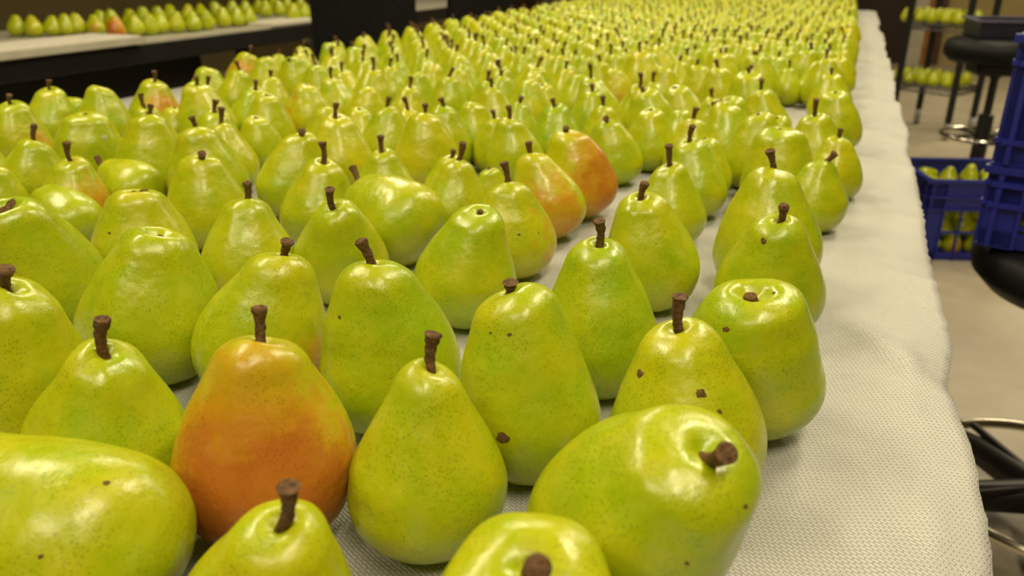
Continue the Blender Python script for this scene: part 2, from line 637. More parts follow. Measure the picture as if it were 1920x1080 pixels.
def stem_mesh(root, tip, seed, thick=1.0, fine=True):
    """a woody stalk from root to tip that thickens to a knobbed end"""
    rg = random.Random(seed)
    a, b = Vector(root), Vector(tip)
    d = b - a
    side = d.cross(Vector((rg.uniform(-1, 1), rg.uniform(-1, 1), .3)))
    if side.length > 1e-6:
        side.normalize()
    n = 12 if fine else 5
    L = d.length
    pts, rad = [], []
    for i in range(n + 1):
        u = i / n
        p = a + d * u + side * (L * .07 * math.sin(PI * u))
        if fine and 0 < i < n:
            p += Vector((rg.uniform(-1, 1), rg.uniform(-1, 1), 0)) * .00018
        pts.append(p)
        rr = .0024 + .0003 * (1 - u) + .0017 * max(0, (u - .45) / .55) ** 1.6
        rad.append(rr * thick * (1 + (rg.uniform(-.13, .13) if fine else 0)))
    if fine:
        pts.append(pts[-1] + d.normalized() * .0005)
        rad.append(rad[-1] * .82)
        pts.append(pts[-1] - d.normalized() * .0002)
        rad.append(rad[-2] * .45)
    mb = MB().tube(pts, rad, 14 if fine else 6)
    if fine:
        # knobs and torn fibre at the broken end
        for i in range(3):
            g = rg.uniform(0, 2 * PI)
            e = pts[-3] + side * (math.cos(g) * .002 * thick) + d.normalized().cross(side) * (math.sin(g) * .002 * thick)
            mb.tube([e - d.normalized() * .003, e - d.normalized() * .0008, e + d.normalized() * .0008], [.0014 * thick, .0019 * thick, .0008 * thick], 7)
    return mb.mesh('stem', STEM, True)


def scar_mesh(root, R, seed, fat=1.0):
    rg = random.Random(seed)
    a = Vector(root)
    h = .0035 + rg.uniform(0, .0015)
    return MB().tube([a - Vector((0, 0, .001)), a + Vector((rg.uniform(-.001, .001), rg.uniform(-.001, .001), h)), a + Vector((0, 0, h + .0006))],
                     [.0026 * fat, .0023 * fat, .0010 * fat], 9).mesh('stem_scar', RUSSET, True)


HAND = [
    ("A", -0.2688, 0.1867, 0.0456, 0.0458, 1.646, [-0.856, -0.152, 0.494], 0.5, None),
    ("B", -0.1819, 0.1923, 0.0309, 0.038, 1.524, [0.229, -0.052, 0.972], 0.5, [0.0059, -0.0001, 0.0191]),
    ("C", -0.0771, 0.2023, 0.0343, 0.0396, 1.649, [0.081, -0.18, 0.98], 1.25, [0.0081, -0.0132, 0.0126]),
    ("D", -0.06, 0.283, 0.0447, 0.045, 1.55, [0.46, -0.21, 0.862], 1.0, [0.0079, -0.0119, 0.0092]),
    ("E", -0.1636, 0.2949, 0.0345, 0.0398, 1.663, [0.097, 0.111, 0.989], 0.23, [-0.0001, 0.0035, 0.0166]),
    ("F", -0.2453, 0.2749, 0.0374, 0.0459, 1.579, [0.025, 0.08, 0.996], 0.47, [-0.0008, 0.0035, 0.0166]),
    ("G", -0.3287, 0.2522, 0.0357, 0.0436, 1.527, [0.245, 0.005, 0.97], 0.31, [0.0037, -0.0009, 0.0196]),
    ("H", -0.4202, 0.2616, 0.0436, 0.0514, 1.55, [0.308, 0.05, 0.95], 0.43, [0.0057, -0.0027, 0.0125]),
    ("I", -0.4251, 0.382, 0.0391, 0.048, 1.507, [0.245, 0.089, 0.966], 0.51, None),
    ("J", -0.3352, 0.3875, 0.0375, 0.0443, 1.553, [0.263, 0.149, 0.953], 0.47, [0.0034, 0.0001, 0.0105]),
    ("K", -0.2365, 0.3885, 0.0384, 0.0446, 1.673, [-0.077, -0.026, 0.997], 0.63, [-0.004, -0.0047, 0.0158]),
    ("L", -0.1358, 0.3716, 0.0388, 0.0391, 1.897, [-0.236, 0.041, 0.971], 0.97, [0.0012, -0.0028, 0.0074]),
    ("M", -0.125, 0.4797, 0.0368, 0.0418, 1.704, [-0.089, 0.037, 0.995], 0.51, [0.0006, -0.0025, 0.0168]),
    ("N", -0.05, 0.3827, 0.0345, 0.043, 1.556, [-0.082, -0.006, 0.997], 0.51, [-0.0012, -0.003, 0.0197]),
    ("O", -0.0243, 0.4688, 0.0355, 0.0433, 1.52, [-0.14, -0.219, 0.965], 1.1, None),
    ("P", -0.0276, 0.6226, 0.0342, 0.0429, 1.518, [0.089, -0.148, 0.985], 0.43, [0.0009, -0.0042, 0.0133]),
    ("Q", -0.0382, 0.7117, 0.0376, 0.0481, 1.529, [-0.048, 0.026, 0.999], 0.43, [-0.0048, -0.0067, 0.0182]),
    ("R", -0.0066, 0.9086, 0.0263, 0.0353, 1.465, [0.025, -0.005, 1.0], 0.43, [0.0125, -0.0034, 0.011]),
    ("S", -0.1248, 0.6337, 0.0347, 0.0409, 1.619, [-0.17, -0.045, 0.984], 0.59, [0.0036, -0.003, 0.0132]),
    ("T", -0.2602, 0.5481, 0.0343, 0.0426, 1.526, [0.2, -0.024, 0.979], 0.55, None),
    ("U", -0.2619, 0.6608, 0.0306, 0.0404, 1.472, [-0.058, -0.03, 0.998], 0.51, [-0.0027, -0.0014, 0.0198]),
    ("V", -0.2671, 0.7743, 0.0333, 0.0411, 1.502, [-0.239, -0.086, 0.967], 0.35, [-0.0014, -0.0037, 0.0134]),
    ("W", -0.2588, 0.8605, 0.0354, 0.0439, 1.51, [-0.218, -0.065, 0.974], 0.59, [-0.0001, -0.0048, 0.0064]),
    ("X", -0.3695, 0.6465, 0.0422, 0.0428, 1.575, [-0.874, 0.149, 0.463], 0.59, [-0.0097, 0.0126, 0.0166]),
    ("Y", -0.3797, 0.5524, 0.0347, 0.0412, 1.489, [0.167, -0.388, 0.907], 0.43, [0.0027, -0.0073, 0.0184]),
    ("Z", -0.4526, 0.5207, 0.0311, 0.0408, 1.47, [0.086, 0.059, 0.995], 0.43, [0.0041, -0.0015, 0.0164]),
    ("AA", -0.5399, 0.4922, 0.0333, 0.0447, 1.472, [0.004, -0.009, 1.0], 0.59, None),
    ("AB", -0.5578, 0.4001, 0.0421, 0.0507, 1.541, [0.163, -0.203, 0.966], 0.51, None),
    ("AC", -0.6974, 0.5534, 0.0312, 0.0317, 1.615, [-0.805, 0.159, 0.572], 0.67, [-0.0133, 0.0106, -0.0005]),
    ("AD", -0.5844, 0.6223, 0.0322, 0.0428, 1.483, [-0.017, -0.017, 1.0], 0.59, [0.0121, -0.0101, 0.0064]),
    ("AE", -0.7259, 0.6665, 0.0324, 0.033, 1.57, [-0.908, -0.022, 0.419], 0.51, [-0.0144, 0.0072, 0.0118]),
    ("AF", -0.7518, 0.6045, 0.0276, 0.0371, 1.45, [0.045, 0.033, 0.998], 0.51, [0.0031, -0.0029, 0.0195]),
    ("AG", -0.4756, 0.6626, 0.0314, 0.0409, 1.47, [0.11, 0.065, 0.992], 0.43, [0.0008, -0.0002, 0.02]),
    ("AH", -0.3569, 0.7379, 0.0287, 0.0387, 1.458, [0.03, 0.002, 1.0], 0.35, [0.009, -0.0022, 0.0211]),
    ("AI", -0.4553, 0.7612, 0.028, 0.0381, 1.452, [0.002, -0.009, 1.0], 0.31, [-0.0006, -0.0004, 0.017]),
    ("AJ", -0.4848, 0.9156, 0.0324, 0.0427, 1.484, [0.044, 0.023, 0.999], 0.59, [0.0018, -0.0034, 0.0135]),
    ("AK", -0.4877, 1.0715, 0.0289, 0.0388, 1.463, [0.029, 0.007, 1.0], 0.51, None),
    ("AL", -0.3802, 0.9677, 0.0303, 0.0399, 1.467, [-0.08, -0.039, 0.996], 0.39, [0.0002, -0.003, 0.0167]),
    ("AM", -0.5609, 0.7387, 0.0341, 0.0437, 1.489, [0.127, 0.091, 0.988], 0.43, [0.0088, -0.0095, 0.0054]),
    ("AN", -0.5728, 0.8499, 0.0326, 0.0434, 1.484, [-0.016, -0.011, 1.0], 0.51, [0.0013, 0.0016, 0.0169]),
    ("AO", -0.1444, 0.796, 0.0294, 0.0391, 1.463, [-0.059, -0.022, 0.998], 0.35, [-0.0009, -0.0071, 0.0219]),
    ("AP", -0.1377, 0.9101, 0.0303, 0.0399, 1.467, [-0.086, -0.022, 0.996], 0.51, [0.0026, -0.0054, 0.0191]),
    ("AQ", -0.1359, 0.9873, 0.0259, 0.0347, 1.447, [-0.065, -0.024, 0.998], 0.51, None),
    ("AR", -0.2588, 1.0176, 0.0295, 0.0382, 1.465, [-0.166, -0.055, 0.985], 0.59, [0.0026, -0.0123, 0.0063]),
    ("AS", -0.2319, 1.1114, 0.029, 0.0389, 1.458, [-0.044, -0.018, 0.999], 0.51, None),
    ("AT", -0.132, 1.139, 0.0325, 0.0426, 1.482, [-0.07, -0.009, 0.997], 0.51, None),
    ("AU", -0.0488, 0.9732, 0.0337, 0.0434, 1.484, [-0.137, -0.012, 0.99], 1.0, None),
    ("AV", -0.0154, 1.1163, 0.0316, 0.0415, 1.471, [-0.085, -0.008, 0.996], 0.43, [-0.0009, -0.0081, 0.0215]),
    ("AW", 0.0056, 1.3291, 0.0316, 0.0414, 1.477, [-0.086, -0.002, 0.996], 0.59, None),
    ("AX", -0.0273, 1.8229, 0.0436, 0.0414, 1.643, [-0.583, -0.679, -0.446], 0.43, [-0.0119, -0.0057, -0.0306]),
    ("AY", -0.1252, 1.403, 0.0371, 0.0461, 1.515, [-0.214, -0.018, 0.977], 0.67, [0.0001, -0.0007, 0.008]),
    ("AZ", -0.0977, 1.3178, 0.0312, 0.0405, 1.469, [-0.149, -0.019, 0.989], 0.43, [0.0005, -0.0073, 0.0186]),
    ("BA", -0.1336, 1.2263, 0.0315, 0.0405, 1.472, [-0.191, -0.032, 0.981], 0.59, [-0.021, -0.0132, -0.0079]),
    ("BB", -0.0065, 1.5765, 0.03, 0.0393, 1.46, [-0.14, -0.01, 0.99], 0.43, [-0.001, -0.0, 0.011]),
    ("BC", -0.0231, 1.73, 0.033, 0.0427, 1.48, [-0.135, -0.005, 0.991], 0.43, [0.0019, -0.0039, 0.0195]),
    ("BD", -0.2555, 1.2282, 0.0339, 0.0418, 1.491, [-0.267, -0.066, 0.961], 0.67, [-0.0015, -0.0057, 0.0054]),
    ("BE", -0.2258, 1.3345, 0.0314, 0.0389, 1.476, [-0.282, -0.064, 0.957], 0.67, None),
    ("BF", -0.2412, 1.6081, 0.0313, 0.0403, 1.472, [-0.191, -0.037, 0.981], 0.51, [0.0007, -0.001, 0.0109]),
    ("BG", -0.3757, 1.3378, 0.0323, 0.0413, 1.479, [-0.19, -0.061, 0.98], 0.43, [0.001, -0.0087, 0.0245]),
    ("BGb", -0.3644, 1.2612, 0.0281, 0.0381, 1.453, [0.021, -0.002, 1.0], 0.43, [-0.0001, -0.0037, 0.0104]),
    ("BH", -0.3648, 1.6341, 0.0365, 0.0476, 1.487, [-0.08, -0.02, 0.997], 0.59, [-0.0009, -0.0034, 0.0197]),
    ("BI", -0.3968, 1.5584, 0.0281, 0.0365, 1.456, [-0.18, -0.058, 0.982], 0.59, None),
    ("BJ", -0.366, 1.833, 0.0359, 0.0441, 1.503, [-0.258, -0.056, 0.964], 0.59, [0.0013, -0.0047, 0.0163]),
    ("BK", -0.1424, 1.6706, 0.0361, 0.0456, 1.506, [-0.176, -0.015, 0.984], 0.51, [0.001, -0.0065, 0.0088]),
    ("BL", -0.2345, 1.7935, 0.0322, 0.0418, 1.472, [-0.135, -0.023, 0.991], 0.51, [0.0028, -0.0053, 0.0092]),
    ("BN", -0.3609, 1.0811, 0.0298, 0.0393, 1.459, [-0.093, -0.043, 0.995], 0.51, [-0.004, -0.0014, 0.0102]),
    ("BO", -0.5071, 1.1988, 0.0297, 0.0397, 1.462, [-0.043, -0.026, 0.999], 0.43, [0.0002, -0.0026, 0.0168]),
    ("BP", -0.4738, 1.2679, 0.0315, 0.0387, 1.584, [-0.065, 0.025, 0.998], 0.51, None),
    ("BQ", -0.4712, 1.3391, 0.026, 0.0347, 1.44, [-0.099, -0.051, 0.994], 0.51, None),
    ("BR", -0.6387, 1.2993, 0.0291, 0.0389, 1.459, [0.048, 0.016, 0.999], 0.43, [0.0106, -0.0012, 0.0169]),
    ("BS", -0.7227, 1.3428, 0.0282, 0.0383, 1.454, [-0.016, -0.016, 1.0], 0.51, None),
    ("BV", -0.5749, 0.9735, 0.0298, 0.0395, 1.49, [-0.005, 0.009, 1.0], 0.51, [0.0063, -0.0033, 0.0154]),
    ("BVb", -0.5794, 1.045, 0.0248, 0.034, 1.433, [-0.022, -0.03, 0.999], 0.43, [-0.0029, -0.0058, 0.0189]),
    ("BW", -0.6504, 1.0225, 0.0248, 0.0342, 1.438, [0.011, -0.003, 1.0], 0.51, None),
    ("BX", -0.7249, 1.1669, 0.0272, 0.0372, 1.445, [-0.002, -0.009, 1.0], 0.59, None),
    ("BY", -0.8038, 1.1995, 0.0305, 0.0407, 1.439, [-0.079, -0.071, 0.994], 0.43, [0.0046, -0.0063, 0.0184]),
    ("BZ", -0.8567, 1.3177, 0.0295, 0.0387, 1.458, [-0.097, -0.074, 0.992], 0.43, [0.0049, -0.006, 0.0152]),
    ("CB", -0.808, 1.1216, 0.0291, 0.0395, 1.462, [-0.002, -0.006, 1.0], 0.59, None),
    ("CC", -1.0213, 1.3815, 0.0325, 0.0424, 1.482, [-0.065, -0.049, 0.997], 0.51, [0.0067, -0.0187, -0.0019]),
    ("CD", -0.8603, 1.0422, 0.0307, 0.0406, 1.458, [0.077, 0.05, 0.996], 0.51, [0.0042, -0.001, 0.0133]),
    ("CE", -0.7937, 0.9952, 0.0304, 0.041, 1.469, [0.005, -0.001, 1.0], 0.43, None),
    ("CF", -0.7484, 0.9173, 0.0248, 0.0339, 1.439, [-0.007, -0.02, 1.0], 0.67, None),
    ("CG", -1.1971, 1.4408, 0.0315, 0.0415, 1.426, [0.167, 0.115, 0.979], 0.59, [0.0108, -0.0022, 0.0167]),
    ("CGb", -1.0243, 1.2027, 0.0313, 0.0393, 1.52, [0.115, 0.107, 0.988], 0.51, [-0.0002, -0.0086, 0.018]),
    ("CH", -1.1219, 1.4185, 0.0296, 0.0393, 1.461, [0.067, 0.046, 0.997], 0.51, None),
    ("CI", -0.8766, 0.9587, 0.0365, 0.046, 1.54, [-0.065, -0.034, 0.997], 0.51, [0.0058, -0.0043, 0.012]),
    ("CJ", -1.1005, 1.2198, 0.0303, 0.0404, 1.461, [0.045, 0.032, 0.998], 0.59, None),
    ("CK", -1.0322, 1.0137, 0.0328, 0.0428, 1.477, [0.073, 0.068, 0.995], 0.51, [0.0049, -0.0009, 0.0163]),
    ("CL", -1.0497, 0.9261, 0.0333, 0.0421, 1.538, [0.035, 0.067, 0.997], 0.43, None),
    ("CM", -1.1263, 0.8962, 0.0322, 0.0422, 1.473, [0.06, 0.067, 0.996], 0.51, [0.0027, -0.0004, 0.0137]),
    ("CN", -1.2167, 1.0151, 0.0295, 0.0296, 1.545, [-0.981, -0.128, 0.143], 0.51, [-0.02, -0.0027, 0.011]),
    ("CO", -1.0377, 0.7683, 0.0332, 0.044, 1.488, [0.011, 0.016, 1.0], 0.59, [0.0061, -0.0031, 0.0122]),
    ("CP", -0.8698, 0.6528, 0.029, 0.0398, 1.375, [0.15, 0.108, 0.983], 0.43, [0.0052, 0.0007, 0.0193]),
    ("CQ", -0.8919, 0.7528, 0.0331, 0.0429, 1.478, [0.088, 0.094, 0.992], 0.97, None),
    ("CR", -0.7665, 0.7355, 0.0361, 0.0461, 1.505, [0.072, 0.082, 0.994], 0.51, [0.0034, 0.0026, 0.0133]),
    ("CRb", -0.9494, 0.9638, 0.0224, 0.0303, 1.43, [0.073, 0.045, 0.996], 0.59, None),
    ("CS", -0.6636, 0.7144, 0.0349, 0.045, 1.501, [-0.065, -0.053, 0.996], 0.59, [-0.0006, -0.0027, 0.0137]),
    ("CT", -0.8472, 0.5871, 0.0232, 0.0312, 1.432, [0.071, 0.06, 0.996], 0.51, None),
    ("CU", -0.3619, 0.8453, 0.0177, 0.0238, 1.436, [-0.062, -0.054, 0.997], 0.59, None),
]
FILL = [
    (-0.397,0.800,0.0324),(-0.947,0.639,0.0388),(0.012,1.046,0.0341),(-0.705,0.794,0.0398),(-0.082,1.065,0.0420),(-0.825,0.798,0.0379),(-0.165,1.064,0.0390),(-0.763,0.845,0.0397),
    (-0.430,1.020,0.0322),(-0.498,0.995,0.0412),(-0.067,1.174,0.0328),(-0.648,0.943,0.0396),(-0.906,0.873,0.0376),(-0.303,1.127,0.0363),(-0.204,1.176,0.0337),(-0.439,1.129,0.0359),
    (-0.170,1.288,0.0342),(-0.940,1.033,0.0391),(-0.644,1.159,0.0376),(-0.300,1.308,0.0396),(-0.889,1.119,0.0418),(-0.549,1.265,0.0373),(-0.285,1.390,0.0377),(-0.144,1.485,0.0383),
    (-0.558,1.340,0.0384),(-0.433,1.402,0.0391),(-0.787,1.279,0.0404),(-0.510,1.401,0.0384),(-0.198,1.541,0.0400),(-0.588,1.414,0.0413),(-0.663,1.390,0.0380),(-0.474,1.467,0.0369),
    (-0.307,1.566,0.0378),(-0.546,1.480,0.0372),(-0.805,1.385,0.0386),(-0.933,1.340,0.0402),(-0.735,1.419,0.0392),(-0.622,1.485,0.0382),(-0.497,1.540,0.0401),(-0.696,1.486,0.0378),
    (-0.876,1.416,0.0383),(-0.579,1.548,0.0379),(-0.094,1.743,0.0326),(-0.455,1.610,0.0396),(-0.950,1.414,0.0360),(-0.773,1.486,0.0381),(-0.299,1.690,0.0386),(-0.657,1.552,0.0375),
    (-0.163,1.754,0.0398),(-0.846,1.485,0.0366),(-0.534,1.610,0.0392),(-0.734,1.553,0.0387),(-0.922,1.482,0.0392),(-0.433,1.687,0.0395),(-0.614,1.618,0.0400),(-0.120,1.820,0.0393),
    (-0.811,1.551,0.0374),(-1.000,1.476,0.0400),(-0.511,1.685,0.0390),(-0.311,1.767,0.0391),(-0.694,1.620,0.0396),(0.000,1.901,0.0384),(-0.887,1.553,0.0402),(-0.389,1.752,0.0398),
    (-1.079,1.484,0.0393),(-0.079,1.890,0.0413),(-0.587,1.691,0.0385),(-0.776,1.622,0.0420),(-0.966,1.550,0.0386),(-0.475,1.753,0.0383),(-0.166,1.883,0.0380),(-0.663,1.693,0.0391),
    (-1.152,1.503,0.0372),(-1.040,1.549,0.0361),(-0.858,1.626,0.0401),(-0.550,1.757,0.0369),(-0.033,1.970,0.0378),(-0.740,1.693,0.0383),(-0.243,1.892,0.0372),(-1.109,1.552,0.0321),
    (-0.938,1.624,0.0398),(-0.444,1.821,0.0369),(-0.625,1.758,0.0371),(-0.110,1.965,0.0394),(-0.817,1.694,0.0392),(-0.317,1.898,0.0371),(-1.017,1.621,0.0393),(-0.518,1.826,0.0397),
    (-0.191,1.958,0.0413),(-0.698,1.759,0.0362),(0.003,2.043,0.0366),(-0.896,1.695,0.0386),(-0.069,2.035,0.0363),(-0.594,1.828,0.0394),(-0.399,1.908,0.0387),(-1.095,1.635,0.0395),
    (-0.776,1.763,0.0414),(-0.271,1.964,0.0391),(-0.473,1.890,0.0382),(-0.972,1.694,0.0380),(-1.171,1.622,0.0369),(-0.145,2.036,0.0397),(-0.670,1.830,0.0394),(-0.856,1.761,0.0382),
    (-0.351,1.969,0.0408),(-1.050,1.697,0.0405),(-0.549,1.899,0.0395),(-0.225,2.032,0.0403),(-0.038,2.107,0.0391),(-0.744,1.835,0.0380),(-0.935,1.764,0.0405),(-0.436,1.974,0.0394),
    (-0.627,1.899,0.0392),(-0.114,2.106,0.0367),(-1.137,1.700,0.0385),(-0.823,1.831,0.0411),(-0.306,2.037,0.0415),(-0.512,1.967,0.0372),(-1.015,1.767,0.0398),(-0.001,2.174,0.0375),
    (-0.194,2.104,0.0373),(-0.705,1.901,0.0390),(-0.391,2.037,0.0378),(-0.900,1.836,0.0392),(-1.094,1.764,0.0388),(-0.588,1.967,0.0383),(-0.078,2.172,0.0356),(-0.268,2.105,0.0356),
    (-0.783,1.903,0.0406),(-0.979,1.836,0.0410),(-0.477,2.039,0.0381),(-0.664,1.967,0.0371),(-0.152,2.171,0.0385),(-1.177,1.764,0.0378),(-0.352,2.103,0.0392),(-0.862,1.903,0.0378),
    (-0.553,2.034,0.0374),(-1.058,1.833,0.0384),(-0.036,2.244,0.0405),(-0.229,2.171,0.0382),(-0.741,1.971,0.0405),(-0.431,2.104,0.0412),(-0.938,1.904,0.0381),(-0.113,2.236,0.0369),
    (-1.137,1.831,0.0401),(-0.628,2.033,0.0380),(-0.308,2.171,0.0412),(-0.823,1.972,0.0400),(0.005,2.311,0.0378),(-0.513,2.107,0.0400),(-1.018,1.907,0.0416),(-0.189,2.239,0.0385),
    (-0.703,2.039,0.0363),(-0.388,2.171,0.0383),(-0.900,1.968,0.0369),(-0.590,2.100,0.0383),(-1.099,1.900,0.0394),(-0.073,2.312,0.0350),(-0.267,2.239,0.0389),(-0.782,2.039,0.0389),
    (-0.973,1.970,0.0368),(-0.472,2.173,0.0368),(-0.147,2.304,0.0390),(-1.177,1.899,0.0390),(-0.666,2.103,0.0381),(-0.345,2.243,0.0403),(-0.858,2.041,0.0367),(-0.034,2.377,0.0390),
    (-0.550,2.174,0.0384),(-1.058,1.975,0.0381),(-0.228,2.310,0.0420),(-0.743,2.106,0.0394),(-0.934,2.035,0.0397),(-0.427,2.240,0.0420),(-0.625,2.168,0.0375),(-1.134,1.969,0.0380),
    (-0.114,2.377,0.0409),(-0.821,2.106,0.0386),(-1.011,2.033,0.0364),(-0.309,2.314,0.0383),(0.009,2.444,0.0396),(-0.507,2.241,0.0394),(-1.209,1.968,0.0363),(-0.703,2.173,0.0400),
    (-0.193,2.381,0.0381),(-0.898,2.105,0.0384),(-0.387,2.312,0.0403),(-1.097,2.039,0.0371),(-0.072,2.448,0.0410),(-0.587,2.244,0.0406),(-0.782,2.173,0.0383),(-0.272,2.382,0.0385),
    (-0.977,2.103,0.0404),(-0.469,2.312,0.0420),(-1.174,2.036,0.0396),(-0.665,2.244,0.0393),(-0.154,2.448,0.0392),(-0.859,2.173,0.0383),(-1.057,2.103,0.0388),(-0.352,2.383,0.0393),
    (-0.550,2.313,0.0380),(-0.039,2.519,0.0363),(-0.744,2.241,0.0394),(-0.232,2.448,0.0389),(-0.938,2.171,0.0398),(-0.431,2.380,0.0350),(-1.135,2.105,0.0393),(-0.627,2.312,0.0396),
    (-0.115,2.516,0.0393),(-0.821,2.240,0.0386),(-0.310,2.449,0.0387),(-1.018,2.172,0.0401),(-1.214,2.102,0.0381),(-0.509,2.383,0.0390),(0.007,2.592,0.0406),(-0.706,2.310,0.0384),
    (-0.192,2.515,0.0366),(-0.898,2.240,0.0387),(-0.386,2.452,0.0370),(-1.096,2.172,0.0380),(-0.076,2.583,0.0378),(-0.587,2.380,0.0388),(-0.784,2.309,0.0397),(-0.270,2.519,0.0416),
    (-0.978,2.242,0.0409),(-0.464,2.449,0.0408),(-1.177,2.171,0.0393),(-0.155,2.584,0.0394),(-0.666,2.382,0.0400),(-0.864,2.309,0.0401),(-0.348,2.515,0.0360),(-1.058,2.241,0.0401),
    (-0.547,2.451,0.0400),(-0.034,2.658,0.0362),(-0.744,2.377,0.0384),(-0.232,2.588,0.0377),(-0.424,2.520,0.0407),(-0.943,2.314,0.0386),(-1.139,2.241,0.0403),(-0.624,2.448,0.0377),
    (-0.110,2.654,0.0406),(-0.824,2.380,0.0409),(-1.018,2.308,0.0363),(-0.310,2.590,0.0398),(-0.504,2.518,0.0394),(0.003,2.720,0.0363),(-1.217,2.237,0.0384),(-0.700,2.452,0.0388),
    (-0.192,2.655,0.0410),(-0.902,2.377,0.0370),(-1.091,2.311,0.0364),(-0.389,2.591,0.0384),(-0.073,2.723,0.0379),(-0.583,2.523,0.0395),(-0.780,2.448,0.0416),(-0.273,2.658,0.0366),
    (-0.975,2.382,0.0366),(-0.469,2.590,0.0411),(-1.175,2.311,0.0392),(-0.661,2.519,0.0394),(-0.155,2.725,0.0373),(-0.859,2.450,0.0373),(-1.051,2.376,0.0391),(-0.352,2.657,0.0359),
    (-0.031,2.791,0.0420),(-0.548,2.592,0.0381),(-0.740,2.520,0.0393),(-0.934,2.445,0.0381),(-0.233,2.724,0.0398),(-1.130,2.376,0.0399),(-0.427,2.657,0.0379),(-0.113,2.789,0.0397),
    (-0.623,2.587,0.0365),(-0.821,2.519,0.0411),(-0.313,2.723,0.0397),(-1.010,2.448,0.0374),(-1.214,2.378,0.0379),(-0.511,2.657,0.0367),(0.004,2.866,0.0402),(-0.700,2.588,0.0404),
    (-0.193,2.793,0.0399),(-0.901,2.515,0.0394),(-1.089,2.446,0.0410),(-0.390,2.724,0.0381),(-0.076,2.859,0.0389),(-0.585,2.658,0.0367),(-0.778,2.588,0.0369),(-0.273,2.792,0.0393),
    (-0.977,2.515,0.0360),(-0.469,2.723,0.0402),(-1.172,2.446,0.0420),(-0.660,2.656,0.0379),(-0.157,2.860,0.0350),(-0.859,2.589,0.0395),(-0.350,2.791,0.0375),(-1.049,2.515,0.0359),
    (-1.252,2.445,0.0372),(-0.548,2.725,0.0381),(-0.043,2.928,0.0375),(-0.739,2.656,0.0381),(-0.232,2.862,0.0399),(-0.937,2.585,0.0391),(-0.429,2.792,0.0406),(-1.129,2.516,0.0394),
    (-0.623,2.722,0.0375),(-0.119,2.923,0.0384),(-0.816,2.654,0.0383),(-1.015,2.581,0.0384),(-0.314,2.862,0.0413),(0.011,2.999,0.0420),(-0.511,2.792,0.0380),(-1.218,2.514,0.0391),
    (-0.700,2.723,0.0392),(-0.195,2.930,0.0375),(-0.894,2.658,0.0387),(-1.091,2.583,0.0377),(-0.393,2.864,0.0390),(-0.588,2.789,0.0364),(-0.070,3.000,0.0390),(-0.778,2.722,0.0392),
    (-0.272,2.931,0.0396),(-0.974,2.657,0.0408),(-1.176,2.580,0.0402),(-0.472,2.860,0.0402),(-0.663,2.789,0.0359),(-0.152,2.997,0.0420),(-0.856,2.723,0.0377),(-1.053,2.649,0.0391),
    (-0.353,2.931,0.0391),(-0.551,2.859,0.0394),(-0.033,3.068,0.0379),(-0.738,2.790,0.0374),(-1.254,2.585,0.0383),(-0.232,2.998,0.0383),(-0.933,2.725,0.0389),(-1.133,2.650,0.0411),
    (-0.432,2.931,0.0389),(-0.627,2.860,0.0373),(-0.111,3.067,0.0390),(-0.817,2.793,0.0416),(-0.313,2.998,0.0387),(-1.012,2.725,0.0372),(-0.510,2.928,0.0387),(0.007,3.137,0.0420),
    (-1.213,2.654,0.0387),(-0.703,2.858,0.0387),(-0.190,3.070,0.0409),(-0.895,2.793,0.0362),(-1.091,2.720,0.0413),(-0.393,2.999,0.0390),(-0.588,2.928,0.0383),(-0.075,3.138,0.0397),
    (-0.780,2.862,0.0381),(-0.271,3.066,0.0400),(-0.974,2.791,0.0383),(-0.469,2.999,0.0367),(-1.173,2.721,0.0399),(-0.664,2.926,0.0376),(-0.155,3.140,0.0368),(-0.858,2.863,0.0407),
    (-0.352,3.068,0.0415),(-1.053,2.791,0.0403),(-0.546,2.997,0.0392),(-1.250,2.721,0.0371),(-0.739,2.926,0.0373),(-0.038,3.207,0.0381),(-0.937,2.857,0.0382),(-0.235,3.137,0.0394),
    (-1.128,2.790,0.0350),(-0.432,3.067,0.0388),(-0.624,2.996,0.0387),(-0.115,3.205,0.0384),(-0.814,2.930,0.0378),(-0.312,3.137,0.0381),(-1.014,2.860,0.0392),(-0.508,3.066,0.0383),
    (-1.201,2.794,0.0375),(-0.703,2.994,0.0399),(0.002,3.274,0.0399),(-0.195,3.208,0.0417),(-0.892,2.935,0.0393),(-0.394,3.137,0.0371),(-1.092,2.860,0.0384),(-0.586,3.065,0.0399),
    (-1.276,2.791,0.0371),(-0.080,3.274,0.0384),(-0.782,2.996,0.0353),(-0.972,2.928,0.0412),(-0.274,3.210,0.0367),(-0.470,3.134,0.0385),(-1.169,2.863,0.0383),(-0.665,3.066,0.0416),
    (-0.853,2.998,0.0350),(-0.159,3.279,0.0388),(-1.054,2.926,0.0381),(-0.352,3.206,0.0419),(-0.548,3.135,0.0396),(-1.244,2.859,0.0365),(-0.041,3.341,0.0391),(-0.746,3.062,0.0401),
    (-0.235,3.277,0.0365),(-0.936,3.001,0.0408),(-0.434,3.205,0.0403),(-1.131,2.931,0.0393),(-0.625,3.135,0.0376),(-0.822,3.064,0.0375),(-0.120,3.347,0.0400),(-0.312,3.277,0.0401),
    (-1.018,2.998,0.0420),(-0.511,3.202,0.0373),(-0.001,3.408,0.0379),(-1.210,2.929,0.0393),(-0.705,3.136,0.0385),(-0.199,3.345,0.0386),(-0.898,3.073,0.0408),(-0.390,3.276,0.0382),
    (-1.097,2.998,0.0365),(-0.587,3.202,0.0378),(-0.781,3.132,0.0382),(-0.077,3.412,0.0376),(-0.977,3.069,0.0381),(-0.276,3.347,0.0386),(-0.466,3.276,0.0376),(-1.172,2.998,0.0386),
